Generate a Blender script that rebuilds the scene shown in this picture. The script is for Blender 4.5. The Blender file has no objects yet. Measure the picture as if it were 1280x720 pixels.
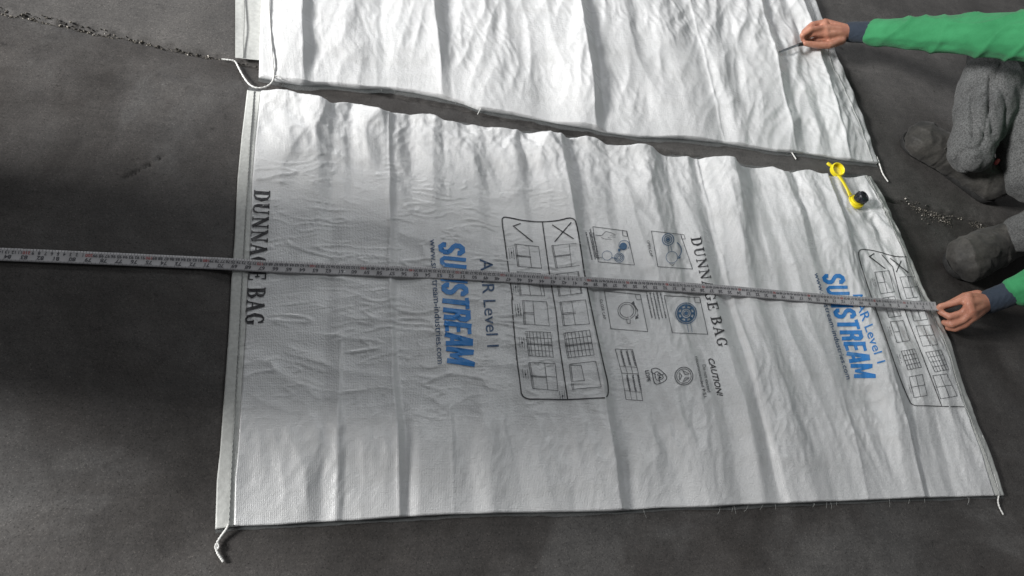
import bpy, bmesh, math, random
import numpy as np
from mathutils import Matrix, Vector

random.seed(7)
rng = np.random.default_rng(7)
S = bpy.context.scene
COL = S.collection

# ------------------------------------------------------------------ camera, light, exposure
CAM = np.array([0.06638753, -0.2500387, 1.34611978])
RIGHT = np.array([0.94962281, -0.09541087, 0.29851848])
DOWN = np.array([0.05618804, -0.88526317, -0.46168391])
FWD = np.array([0.30831708, 0.45519874, -0.83530514])
FOC = 920.0
cd = bpy.data.cameras.new('camera'); cam = bpy.data.objects.new('camera', cd); COL.objects.link(cam)
cd.sensor_width = 36.0; cd.lens = FOC / 1280 * 36.0; cd.clip_start = 0.02; cd.clip_end = 200
M = Matrix.Identity(4)
for i in range(3):
    M[i][0] = RIGHT[i]; M[i][1] = -DOWN[i]; M[i][2] = -FWD[i]; M[i][3] = CAM[i]
cam.matrix_world = M
S.camera = cam

W = bpy.data.worlds.new('World'); S.world = W; W.use_nodes = True
bg = W.node_tree.nodes['Background']
bg.inputs['Color'].default_value = (0.95, 0.97, 1.0, 1); bg.inputs['Strength'].default_value = 0.10

def area(name, loc, target, sx, sy, watts, color):
    d = bpy.data.lights.new(name, 'AREA'); d.shape = 'RECTANGLE'; d.size = sx; d.size_y = sy
    d.energy = watts; d.color = color
    o = bpy.data.objects.new(name, d); COL.objects.link(o); o.location = loc
    o.rotation_euler = (Vector(target) - Vector(loc)).to_track_quat('-Z', 'Y').to_euler()
    return o
area('doorway_light', (-5.0, 0.85, 2.40), (0.7, 0.5, 0.0), 1.35, 1.1, 720, (1.0, 0.985, 0.965))
area('side_fill_light', (0.3, 6.2, 2.6), (0.5, 0.5, 0.0), 1.6, 1.0, 85, (0.97, 0.98, 1.0))  # added side fill, no opening there; lifts the crinkles in the shadow
area('overhead_fill_light', (2.7, 2.6, 4.6), (0.9, 0.7, 0.0), 3.4, 0.7, 46, (0.95, 0.98, 1.0))  # added overhead lamp for glossy streaks and fill, not a known skylight
S.view_settings.view_transform = 'Standard'; S.view_settings.look = 'None'
S.view_settings.exposure = 0.0; S.view_settings.gamma = 1.0; S.view_settings.use_curve_mapping = False

# ------------------------------------------------------------------ helpers
def plan(x, y, z=0.0):
    """where the survey point (x, y) of the photograph meets the level z, in metres"""
    q = RIGHT * ((x - 640) / FOC) + DOWN * ((y - 360) / FOC) + FWD
    return CAM + q * ((z - CAM[2]) / q[2])
def plan_on(x, y, hf):
    z = 0.008
    for _ in range(6):
        p = plan(x, y, z); z = 0.5 * z + 0.5 * float(hf(np.array([p[0]]), np.array([p[1]]))[0])
    return plan(x, y, z)[:2]

def perlin(x, y, seed=0):
    r = np.random.default_rng(seed); P = r.permutation(512)
    ang = r.random(512) * 2 * np.pi; gx, gy = np.cos(ang), np.sin(ang)
    xi = np.floor(x).astype(np.int64); yi = np.floor(y).astype(np.int64); xf = x - xi; yf = y - yi
    def g(ix, iy, dx, dy):
        h = P[(P[ix & 511] + iy) & 511]; return gx[h] * dx + gy[h] * dy
    u = xf ** 3 * (xf * (xf * 6 - 15) + 10); v = yf ** 3 * (yf * (yf * 6 - 15) + 10)
    a = g(xi, yi, xf, yf); b = g(xi + 1, yi, xf - 1, yf); c = g(xi, yi + 1, xf, yf - 1); d = g(xi + 1, yi + 1, xf - 1, yf - 1)
    return ((a + u * (b - a)) * (1 - v) + (c + u * (d - c)) * v) * 1.5
def fbm(x, y, seed=0, n=3):
    s = 0; a = 1.0
    for i in range(n):
        s = s + a * perlin(x * 2 ** i + 11.3 * i, y * 2 ** i - 7.1 * i, seed + i); a *= 0.5
    return s
def ridged(x, y, seed=0):
    return 1.0 - np.minimum(1.0, np.abs(perlin(x, y, seed)) * 2.2)
def sstep(a, b, x):
    t = np.clip((x - a) / (b - a), 0, 1); return t * t * (3 - 2 * t)

def link(name, me, mat, parent=None, smooth=True):
    o = bpy.data.objects.new(name, me); COL.objects.link(o)
    if mat is not None:
        me.materials.clear(); me.materials.append(mat)
    if smooth and len(me.polygons): me.polygons.foreach_set('use_smooth', np.ones(len(me.polygons), bool))
    if parent is not None: o.parent = parent
    return o
def mesh(name, V, F, mat, parent=None, smooth=True):
    me = bpy.data.meshes.new(name); me.from_pydata([tuple(map(float, v)) for v in V], [], [tuple(map(int, f)) for f in F]); me.update()
    return link(name, me, mat, parent, smooth)
def grid_mesh(name, X, Y, Z, mat, parent=None):
    n, m = X.shape
    V = np.stack([X.ravel(), Y.ravel(), Z.ravel()], 1).astype(np.float32)
    idx = np.arange(n * m).reshape(n, m)
    q = np.stack([idx[:-1, :-1], idx[1:, :-1], idx[1:, 1:], idx[:-1, 1:]], -1).reshape(-1, 4)
    me = bpy.data.meshes.new(name)
    me.vertices.add(len(V)); me.vertices.foreach_set('co', V.ravel())
    me.loops.add(q.size); me.loops.foreach_set('vertex_index', q.ravel().astype(np.int32))
    me.polygons.add(len(q)); me.polygons.foreach_set('loop_start', (np.arange(len(q)) * 4).astype(np.int32))
    me.polygons.foreach_set('loop_total', np.full(len(q), 4, np.int32))
    me.update(calc_edges=True); me.validate()
    return link(name, me, mat, parent)
def empty(name, loc, label=None, cat=None, group=None):
    o = bpy.data.objects.new(name, None); COL.objects.link(o); o.location = loc; o.empty_display_size = 0.05
    if label: o['label'] = label; o['category'] = cat
    if group: o['group'] = group
    return o
def keep(o, root):           # a part given in world coordinates, hung under a root that stands elsewhere
    o.parent = root; o.matrix_parent_inverse = Matrix.Translation(root.location).inverted(); return o

def tube(name, pts, rad, mat, parent=None, seg=8, knot=0.0, smooth_n=3):
    P = np.array(pts, float)
    for _ in range(smooth_n):
        Q = [P[0]]
        for a, b in zip(P[:-1], P[1:]): Q += [a * .75 + b * .25, a * .25 + b * .75]
        Q.append(P[-1]); P = np.array(Q)
    T = np.gradient(P, axis=0); T /= np.linalg.norm(T, axis=1)[:, None] + 1e-12
    V = []; F = []; up = np.array([0, 0, 1.0]); R0 = np.broadcast_to(rad, (len(P),)) if np.ndim(rad) == 0 else np.interp(np.linspace(0, 1, len(P)), np.linspace(0, 1, len(rad)), rad)
    for i, (p, t) in enumerate(zip(P, T)):
        a = np.cross(t, up)
        if np.linalg.norm(a) < 1e-4: a = np.cross(t, [1, 0, 0])
        a /= np.linalg.norm(a); b = np.cross(a, t)
        r = R0[i] * (1 + knot * math.sin(i * 1.9))
        for k in range(seg):
            an = 2 * math.pi * k / seg + i * 0.35 * (knot > 0)
            V.append(p + r * (math.cos(an) * a + math.sin(an) * b))
    n = len(P)
    for i in range(n - 1):
        for k in range(seg):
            F.append((i * seg + k, i * seg + (k + 1) % seg, (i + 1) * seg + (k + 1) % seg, (i + 1) * seg + k))
    F.append(tuple(range(seg))[::-1]); F.append(tuple((n - 1) * seg + k for k in range(seg)))
    return mesh(name, V, F, mat, parent)

# ------------------------------------------------------------------ materials
def newmat(name):
    m = bpy.data.materials.new(name); m.use_nodes = True
    nt = m.node_tree; b = nt.nodes['Principled BSDF']; return m, nt, b
def N(nt, t, **kw):
    n = nt.nodes.new(t)
    for k, v in kw.items():
        if k in n.inputs: n.inputs[k].default_value = v
        else: setattr(n, k, v)
    return n
def coords(nt, scale=(1, 1, 1)):
    t = N(nt, 'ShaderNodeTexCoord'); m = N(nt, 'ShaderNodeMapping'); m.inputs['Scale'].default_value = scale
    nt.links.new(t.outputs['Object'], m.inputs['Vector']); return m.outputs['Vector']
def noise(nt, vec, scale, detail=4, rough=0.6, dist=0.0):
    n = N(nt, 'ShaderNodeTexNoise'); n.inputs['Scale'].default_value = scale; n.inputs['Detail'].default_value = detail
    n.inputs['Roughness'].default_value = rough; n.inputs['Distortion'].default_value = dist
    nt.links.new(vec, n.inputs['Vector']); return n.outputs['Fac']
def ramp(nt, fac, stops):
    r = N(nt, 'ShaderNodeValToRGB'); e = r.color_ramp.elements
    while len(e) < len(stops): e.new(0.5)
    for el, (p, c) in zip(e, stops): el.position = p; el.color = c if len(c) == 4 else (*c, 1)
    nt.links.new(fac, r.inputs['Fac']); return r.outputs['Color']
def mixc(nt, fac, a, b, mode='MIX'):
    m = N(nt, 'ShaderNodeMix', data_type='RGBA', blend_type=mode)
    for sock, v in ((0, fac), (6, a), (7, b)):
        if hasattr(v, 'default_value') or hasattr(v, 'links'): nt.links.new(v, m.inputs[sock])
        else: m.inputs[sock].default_value = v if sock == 0 else (*v, 1)
    return m.outputs[2]
def bump(nt, bsdf, height, strength, dist, prev=None):
    b = N(nt, 'ShaderNodeBump'); b.inputs['Strength'].default_value = strength; b.inputs['Distance'].default_value = dist
    nt.links.new(height, b.inputs['Height'])
    if prev is not None: nt.links.new(prev, b.inputs['Normal'])
    nt.links.new(b.outputs['Normal'], bsdf.inputs['Normal']); return b.outputs['Normal']
def simple(name, col, rough=0.5, spec=0.5, var=0.15, scale=60, metal=0.0, bmp=0.0):
    m, nt, b = newmat(name); v = coords(nt)
    f = noise(nt, v, scale, 3)
    c = ramp(nt, f, [(0.3, tuple(x * (1 - var) for x in col)), (0.7, tuple(min(1, x * (1 + var)) for x in col))])
    nt.links.new(c, b.inputs['Base Color']); b.inputs['Roughness'].default_value = rough
    b.inputs['Specular IOR Level'].default_value = spec; b.inputs['Metallic'].default_value = metal
    if bmp: bump(nt, b, f, 0.5, bmp)
    return m

def mat_floor():
    m, nt, b = newmat('concrete'); v = coords(nt)
    big = noise(nt, v, 1.6, 6, 0.62, 0.4); mid = noise(nt, v, 9, 8, 0.7); fine = noise(nt, v, 210, 5, 0.8)
    streak = noise(nt, coords(nt, (2.2, 26, 1)), 3.0, 6, 0.75, 0.6)
    spots = noise(nt, v, 34, 3, 0.6)
    c = ramp(nt, big, [(0.28, (0.072, 0.070, 0.069)), (0.52, (0.096, 0.093, 0.091)), (0.75, (0.124, 0.120, 0.118))])
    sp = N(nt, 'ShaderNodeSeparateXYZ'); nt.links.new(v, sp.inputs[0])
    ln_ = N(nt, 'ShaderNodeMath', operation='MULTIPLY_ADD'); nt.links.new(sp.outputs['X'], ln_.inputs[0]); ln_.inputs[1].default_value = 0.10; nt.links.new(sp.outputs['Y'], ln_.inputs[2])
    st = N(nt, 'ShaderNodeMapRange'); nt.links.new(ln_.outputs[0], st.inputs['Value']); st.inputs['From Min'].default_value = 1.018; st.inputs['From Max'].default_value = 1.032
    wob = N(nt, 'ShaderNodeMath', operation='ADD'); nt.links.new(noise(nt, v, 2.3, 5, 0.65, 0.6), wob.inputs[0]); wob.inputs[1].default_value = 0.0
    slab_and_shade = ramp(nt, wob.outputs[0], [(0.38, (0.46, 0.435, 0.42)), (0.53, (0.72, 0.70, 0.69)), (0.62, (1.0, 1.0, 1.0))])  # darker concrete below the joint, deepened further to paint in shade
    c = mixc(nt, 1.0, c, mixc(nt, st.outputs['Result'], slab_and_shade, (1.0, 0.99, 0.98)), 'MULTIPLY')
    c = mixc(nt, 0.38, c, ramp(nt, mid, [(0.32, (0.36, 0.36, 0.36)), (0.5, (0.86, 0.85, 0.84)), (0.68, (1.45, 1.43, 1.4))]), 'MULTIPLY')
    c = mixc(nt, 0.25, c, ramp(nt, streak, [(0.35, (0.62, 0.62, 0.63)), (0.6, (1.15, 1.14, 1.12))]), 'MULTIPLY')
    c = mixc(nt, 0.5, c, ramp(nt, fine, [(0.32, (0.5, 0.5, 0.5)), (0.68, (1.5, 1.5, 1.5))]), 'MULTIPLY')
    c = mixc(nt, 0.6, c, ramp(nt, noise(nt, coords(nt, (1, 1.3, 1)), 22, 6, 0.8, 1.2), [(0.34, (0.55, 0.55, 0.55)), (0.42, (1, 1, 1)), (0.66, (1, 1, 1)), (0.74, (1.5, 1.48, 1.45))]), 'MULTIPLY')
    c = mixc(nt, 0.75, c, ramp(nt, spots, [(0.24, (0.35, 0.35, 0.35)), (0.33, (1, 1, 1))]), 'MULTIPLY')
    c = mixc(nt, 0.8, c, ramp(nt, noise(nt, v, 420, 2, 0.5), [(0.30, (0.35, 0.35, 0.35)), (0.38, (1, 1, 1)), (0.64, (1, 1, 1)), (0.72, (1.9, 1.85, 1.8))]), 'MULTIPLY')
    nt.links.new(c, b.inputs['Base Color'])
    nt.links.new(ramp(nt, mid, [(0.3, (0.5,) * 3), (0.7, (0.74,) * 3)]), b.inputs['Roughness'])
    b.inputs['Specular IOR Level'].default_value = 0.3
    n1 = bump(nt, b, mid, 0.35, 0.003); bump(nt, b, fine, 0.5, 0.0012, n1)
    return m
def mat_bag():
    m, nt, b = newmat('white_woven_plastic'); v = coords(nt)
    a = noise(nt, v, 5, 4, 0.6); fine = noise(nt, v, 330, 2, 0.6)
    dirt = noise(nt, coords(nt, (1.2, 5, 1)), 3.2, 6, 0.7, 0.5)
    c = ramp(nt, a, [(0.3, (0.64, 0.65, 0.655)), (0.7, (0.73, 0.735, 0.74))])
    c = mixc(nt, 0.35, c, ramp(nt, dirt, [(0.25, (0.66, 0.65, 0.62)), (0.5, (1, 1, 1))]), 'MULTIPLY')
    nt.links.new(c, b.inputs['Base Color'])
    nt.links.new(ramp(nt, dirt, [(0.3, (0.36,) * 3), (0.7, (0.23,) * 3)]), b.inputs['Roughness'])
    b.inputs['Specular IOR Level'].default_value = 0.55; b.inputs['Coat Weight'].default_value = 0.25; b.inputs['Coat Roughness'].default_value = 0.22
    w1 = N(nt, 'ShaderNodeTexWave', wave_type='BANDS', bands_direction='X'); w1.inputs['Scale'].default_value = 100; w1.inputs['Distortion'].default_value = 0.25
    w2 = N(nt, 'ShaderNodeTexWave', wave_type='BANDS', bands_direction='Y'); w2.inputs['Scale'].default_value = 100; w2.inputs['Distortion'].default_value = 0.25
    for w in (w1, w2): nt.links.new(v, w.inputs['Vector'])
    wm = N(nt, 'ShaderNodeMath', operation='MULTIPLY'); nt.links.new(w1.outputs['Fac'], wm.inputs[0]); nt.links.new(w2.outputs['Fac'], wm.inputs[1])
    n1 = bump(nt, b, wm.outputs[0], 0.30, 0.0010)
    cr = noise(nt, coords(nt, (1, 1.6, 1)), 75, 5, 0.7, 0.8)
    n2 = bump(nt, b, cr, 0.55, 0.0022, n1)
    bump(nt, b, fine, 0.5, 0.0013, n2)
    return m
def mat_film():
    m, nt, b = newmat('grey_liner_film')
    b.inputs['Base Color'].default_value = (0.24, 0.26, 0.265, 1); b.inputs['Roughness'].default_value = 0.3
    b.inputs['Alpha'].default_value = 0.28
    v = coords(nt); bump(nt, b, noise(nt, v, 90, 3), 0.6, 0.002)
    return m
def mat_skin():
    m, nt, b = newmat('skin'); v = coords(nt)
    f = noise(nt, v, 38, 4); g = noise(nt, v, 260, 3)
    c = ramp(nt, f, [(0.3, (0.36, 0.15, 0.10)), (0.55, (0.46, 0.21, 0.14)), (0.75, (0.54, 0.27, 0.19))])
    nt.links.new(c, b.inputs['Base Color']); b.inputs['Roughness'].default_value = 0.5
    b.inputs['Subsurface Weight'].default_value = 0.12; b.inputs['Subsurface Radius'].default_value = (0.01, 0.004, 0.002); b.inputs['Subsurface Scale'].default_value = 0.4
    bump(nt, b, g, 0.35, 0.0012)
    return m
def mat_cloth(name, lo, hi, scale, rough=0.85, heather=0.0):
    m, nt, b = newmat(name); v = coords(nt)
    f = noise(nt, v, 9, 5); g = noise(nt, v, scale, 3, 0.8)
    c = ramp(nt, f, [(0.3, lo), (0.7, hi)])
    if heather: c = mixc(nt, heather, c, ramp(nt, g, [(0.38, (0.25,) * 3), (0.62, (1.9,) * 3)]), 'MULTIPLY')
    nt.links.new(c, b.inputs['Base Color']); b.inputs['Roughness'].default_value = rough; b.inputs['Specular IOR Level'].default_value = 0.25
    b.inputs['Sheen Weight'].default_value = 0.08
    n1 = bump(nt, b, noise(nt, v, 45, 4, 0.6, 0.5), 0.4, 0.006); bump(nt, b, g, 0.25, 0.001, n1)
    return m
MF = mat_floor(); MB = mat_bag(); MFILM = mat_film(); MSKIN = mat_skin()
MHEM = simple('hem_plastic', (0.52, 0.53, 0.51), 0.5, 0.4, 0.12, 120, bmp=0.0015)
MCORD = simple('white_cord', (0.72, 0.72, 0.70), 0.8, 0.3, 0.12, 400, bmp=0.0015)
MSTITCH = simple('stitch_thread', (0.36, 0.37, 0.36), 0.8, 0.3, 0.2, 300)
def ink(name, col, worn, amt):
    m, nt, b = newmat(name); v = coords(nt); f = noise(nt, v, 420, 3, 0.7); g = noise(nt, v, 24, 4, 0.7)
    a = N(nt, 'ShaderNodeMath', operation='ADD'); nt.links.new(f, a.inputs[0]); nt.links.new(g, a.inputs[1])
    hlf = N(nt, 'ShaderNodeMath', operation='MULTIPLY'); nt.links.new(a.outputs[0], hlf.inputs[0]); hlf.inputs[1].default_value = 0.5
    k = ramp(nt, hlf.outputs[0], [(0.50, (0, 0, 0)), (0.60, (amt,) * 3)])
    nt.links.new(mixc(nt, k, col, worn), b.inputs['Base Color']); b.inputs['Roughness'].default_value = 0.5; return m
MBLACK = ink('black_ink', (0.020, 0.020, 0.024), (0.30, 0.30, 0.31), 0.35)
MGREY = ink('thin_black_ink', (0.045, 0.05, 0.06), (0.36, 0.36, 0.37), 0.5)
MBLUE = ink('blue_ink', (0.016, 0.205, 0.58), (0.20, 0.38, 0.58), 0.45)
MDBLUE = ink('dark_blue_ink', (0.022, 0.070, 0.165), (0.36, 0.40, 0.44), 0.6)
MPBLUE = simple('pale_blue_ink', (0.055, 0.13, 0.24), 0.5, 0.4, 0.2, 200)
MTINK = simple('tape_ink', (0.07, 0.07, 0.08), 0.5, 0.4, 0.2, 200)
MTAPE = simple('tape_coating', (0.40, 0.395, 0.405), 0.45, 0.4, 0.10, 40)
MRED = simple('red_ink', (0.34, 0.06, 0.06), 0.5, 0.4, 0.1, 200)
MYEL = simple('yellow_plastic', (0.80, 0.66, 0.02), 0.38, 0.5, 0.06, 60)
MVALVE = simple('black_plastic', (0.016, 0.018, 0.024), 0.3, 0.5, 0.2, 90)
MGREEN = mat_cloth('green_cloth', (0.022, 0.165, 0.062), (0.038, 0.235, 0.095), 500)
MNAVY = mat_cloth('navy_knit', (0.016, 0.024, 0.038), (0.026, 0.037, 0.054), 300)
MTROU = mat_cloth('grey_heather_cloth', (0.068, 0.070, 0.071), (0.108, 0.110, 0.110), 260, heather=0.62)
MBOOT = mat_cloth('dusty_dark_leather', (0.022, 0.022, 0.022), (0.075, 0.071, 0.064), 140, rough=0.62, heather=0.22)
MSOLE = simple('dark_rubber', (0.028, 0.028, 0.028), 0.7, 0.3, 0.3, 80)
MHAIR = simple('black_hair', (0.015, 0.012, 0.01), 0.5, 0.4, 0.3, 200)
MDARK = simple('navy_cloth', (0.03, 0.035, 0.05), 0.9, 0.2, 0.2, 60)
MSTEEL = simple('worn_steel', (0.22, 0.23, 0.24), 0.38, 0.5, 0.3, 90, metal=0.8)
MKH = simple('knife_handle', (0.03, 0.03, 0.032), 0.5, 0.4, 0.2, 90)
def mat_stone():
    m, nt, b = newmat('stone'); g = N(nt, 'ShaderNodeNewGeometry')
    c = ramp(nt, g.outputs['Random Per Island'], [(0.0, (0.04, 0.038, 0.036)), (0.65, (0.11, 0.10, 0.085)), (0.9, (0.24, 0.22, 0.19)), (1.0, (0.55, 0.52, 0.48))])
    nt.links.new(c, b.inputs['Base Color']); b.inputs['Roughness'].default_value = 0.85; return m
MSTONE = mat_stone()

# ------------------------------------------------------------------ floor (one slab sheet with the open joint and a chipped crack)
JX0 = -0.05
def joint_y(x):
    return 1.030 - 0.100 * (x - JX0) + 0.006 * perlin(x * 5, x * 0 + 3.1, 40) + 0.003 * perlin(x * 21, x * 0 + 1.1, 41)
CR = [plan(*p)[:2] for p in ((155, 223), (167, 217), (176, 210), (190, 205), (199, 197), (209, 193))]
def seg_dist(x, y, P):
    d = np.full(x.shape, 9.0)
    for a, b in zip(P[:-1], P[1:]):
        ab = b - a; t = np.clip(((x - a[0]) * ab[0] + (y - a[1]) * ab[1]) / (ab @ ab), 0, 1)
        d = np.minimum(d, np.hypot(x - a[0] - t * ab[0], y - a[1] - t * ab[1]))
    return d
def floor_h(x, y):
    dj = np.abs(y - joint_y(x))
    wj = (0.0075 + 0.0055 * perlin(x * 9, y * 0 + 9.2, 42) + 0.003 * perlin(x * 45, y * 12, 43))
    wj = np.maximum(wj * (0.75 + 0.25 * sstep(0.2, -0.4, x)), 0.003)
    z = -0.010 * (1 - sstep(wj * 0.5, wj + 0.004, dj))
    z = z - 0.0018 * (1 - sstep(0.008, 0.035, dj)) * np.clip(fbm(x * 30, y * 30, 44) + 0.15, 0, 1)
    dc = seg_dist(x, y, CR) + 0.004 * perlin(x * 50, y * 50, 45)
    z = z - 0.006 * (1 - sstep(-0.001, 0.0032, dc))
    z = z + 0.0007 * fbm(x * 4, y * 4, 46) + 0.00035 * perlin(x * 40, y * 40, 47)
    return z
def axis(lo, hi, step, far):
    c = np.arange(lo, hi + step / 2, step); g = np.array([0.05, 0.15, 0.4, 1.0, 2.5, 6.0, far])
    return np.concatenate([lo - g[::-1], c, hi + g])
gx = axis(-0.72, 2.55, 0.0055, 16.0); gy = axis(-0.30, 1.75, 0.0055, 16.0)
X, Y = np.meshgrid(gx, gy, indexing='ij')
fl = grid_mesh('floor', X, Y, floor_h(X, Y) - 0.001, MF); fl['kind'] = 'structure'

def stones(name, pts, rmin, rmax, seed):
    r = np.random.default_rng(seed); V = []; F = []
    base = np.array([(0, 0, 1), (1, 0, 0), (0, 1, 0), (-1, 0, 0), (0, -1, 0), (0, 0, -1)], float)
    bf = [(0, 1, 2), (0, 2, 3), (0, 3, 4), (0, 4, 1), (5, 2, 1), (5, 3, 2), (5, 4, 3), (5, 1, 4)]
    for x, y in pts:
        rad = rmin + (rmax - rmin) * r.random() ** 2.5
        Q = np.linalg.qr(r.normal(size=(3, 3)))[0]; sc = rad * (0.6 + 0.6 * r.random(3))
        k = len(V); z = float(floor_h(np.array([x]), np.array([y]))[0]) + rad * 0.35
        V += list((base * (0.8 + 0.4 * r.random((6, 1)))) @ Q * sc + np.array([x, y, z])); F += [(a + k, b + k, c + k) for a, b, c in bf]
    return mesh(name, V, F, MSTONE, None, smooth=False)
gp = []
xs = -0.62 + 0.64 * rng.random(1050) ** 2.6; gp += [(x, float(joint_y(np.array([x]))[0]) + rng.normal() * (0.003 + 0.005 * max(0, -x - .1))) for x in xs]
for (a, b, n, s) in (((1138, 256), (1186, 277), 330, 0.011), ((1214, 280), (1248, 291), 170, 0.007), ((1150, 268), (1162, 282), 14, 0.012), ((1120, 250), (1280, 296), 60, 0.006)):
    A, B = plan(*a), plan(*b)
    for t in rng.random(n):
        p = A + (B - A) * t; gp.append((p[0] + rng.normal() * s * 0.6, p[1] + rng.normal() * s))
g = stones('gravel', gp, 0.0007, 0.0034, 3); g['kind'] = 'stuff'; g['label'] = 'loose pale grit and gravel lying in the open floor joint'; g['category'] = 'gravel'

# ------------------------------------------------------------------ sacks
class Creases:
    """pleats: crease lines running across the sack, each with its x and height at several y"""
    def __init__(self, lines, ys):
        self.L = []
        for l in lines:
            P = [plan(l[i][0], l[i][1]) for i in range(len(l))]
            yy = np.array([p[1] for p in P]); o = np.argsort(yy)
            self.L.append((yy[o], np.array([p[0] for p in P])[o], np.array([c[2] for c in l])[o] * 0.00120))
    def raw(self, x, y):
        z = np.zeros_like(x); px_ = None
        for (yy, xx, zz) in self.L:
            xk = np.interp(y, yy, xx); zk = np.interp(y, yy, zz)
            if px_ is None:
                z = np.where(x <= xk, zk, z); last = zk
            else:
                w = np.maximum(xk - px_, 1e-4); f = np.clip((x - px_) / w, 0, 1); f = 0.65 * f + 0.35 * f * f * (3 - 2 * f)
                z = np.where((x > px_) & (x <= xk), pz + f * (zk - pz), z)
            px_, pz = xk, zk
        return np.where(x > px_, pz, z)
    def __call__(self, x, y):
        s = 0; x = x + 0.006 * perlin(x * 3, y * 4, 50) + 0.0020 * perlin(x * 8, y * 16, 51)
        for dx, w in ((-0.0022, .2), (0, .6), (0.0022, .2)): s = s + w * self.raw(x + dx, y)
        return s * (1.0 + 0.35 * perlin(x * 3.1, y * 4.2, 52))

T0, M0, B0 = 0, 1, 2
def ln(*pts): return pts
near_lines = [
    ln((310, 112, 3), (289, 350, 3), (269, 660, 3)),
    ln((322, 112, 5), (308, 350, 5), (290, 658, 5)),
    ln((352, 113, 15), (345, 350, 7), (335, 655, 7)),
    ln((398, 120, 20), (392, 300, 9), (388, 420, 7), (378, 650, 9)),
    ln((414, 128, 12), (412, 300, 6), (408, 420, 6), (398, 650, 6)),
    ln((430, 130, 12), (425, 300, 8), (419, 500, 8), (417, 648, 11)),
    ln((441, 130, 10), (432, 300, 8), (428, 500, 7), (426, 648, 7)),
    ln((476, 137, 22), (484, 300, 10), (487, 450, 9), (497, 644, 17)),
    ln((490, 141, 15), (495, 300, 7), (497, 450, 7), (508, 644, 7)),
    ln((512, 143, 8), (515, 300, 7), (518, 500, 8), (522, 644, 10)),
    ln((540, 144, 20), (540, 280, 9), (560, 500, 9), (566, 642, 9)),
    ln((553, 152, 9), (558, 300, 7), (580, 500, 7), (592, 642, 6)),
    ln((592, 157, 12), (597, 300, 8), (608, 500, 9), (618, 641, 12)),
    ln((606, 160, 7), (612, 300, 6), (640, 500, 8), (655, 640, 8)),
    ln((640, 163, 17), (640, 300, 9), (668, 500, 9), (690, 640, 8)),
    ln((653, 166, 12), (660, 300, 9), (690, 500, 8), (718, 638, 7)),
    ln((693, 167, 25), (711, 290, 17), (744, 470, 17), (771, 634, 22)),
    ln((708, 170, 11), (724, 290, 10), (757, 470, 9), (782, 636, 7)),
    ln((730, 171, 13), (742, 290, 9), (775, 470, 8), (800, 636, 10)),
    ln((758, 182, 6), (768, 290, 7), (800, 470, 7), (823, 635, 6)),
    ln((797, 181, 26), (822, 290, 15), (848, 430, 11), (872, 520, 13), (893, 632, 15)),
    ln((829, 196, 8), (842, 290, 8), (868, 430, 8), (903, 540, 8), (924, 631, 7)),
    ln((853, 198, 14), (873, 290, 12), (893, 400, 11), (930, 540, 12), (952, 630, 12)),
    ln((868, 199, 6), (890, 290, 5), (914, 400, 5), (951, 540, 5), (975, 629, 5)),
    ln((876, 199, 13), (899, 290, 12), (921, 400, 11), (957, 540, 13), (982, 629, 14)),
    ln((905, 196, 24), (926, 300, 18), (949, 420, 16), (985, 540, 16), (1014, 627, 15)),
    ln((932, 210, 6), (950, 300, 7), (978, 420, 8), (1018, 540, 7), (1044, 626, 6)),
    ln((967, 210, 22), (995, 280, 15), (1012, 340, 11), (1048, 500, 10), (1082, 624, 11)),
    ln((980, 215, 9), (1010, 290, 8), (1030, 360, 7), (1066, 500, 7), (1100, 624, 6)),
    ln((1020, 214, 20), (1050, 300, 17), (1074, 380, 15), (1114, 500, 14), (1149, 622, 14)),
    ln((1030, 218, 10), (1058, 300, 8), (1083, 380, 8), (1123, 500, 7), (1159, 622, 6)),
    ln((1046, 221, 10), (1085, 320, 9), (1108, 390, 10), (1146, 500, 10), (1180, 621, 10)),
    ln((1060, 222, 8), (1101, 320, 6), (1126, 390, 6), (1160, 500, 6), (1192, 621, 6)),
    ln((1074, 222, 14), (1118, 310, 18), (1146, 390, 15), (1176, 500, 11), (1210, 620, 9)),
    ln((1083, 222, 8), (1132, 330, 6), (1158, 395, 6), (1192, 500, 6), (1230, 620, 6)),
    ln((1093, 222, 5), (1148, 345, 5), (1172, 395, 5), (1208, 500, 5), (1256, 620, 4)),
]
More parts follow.
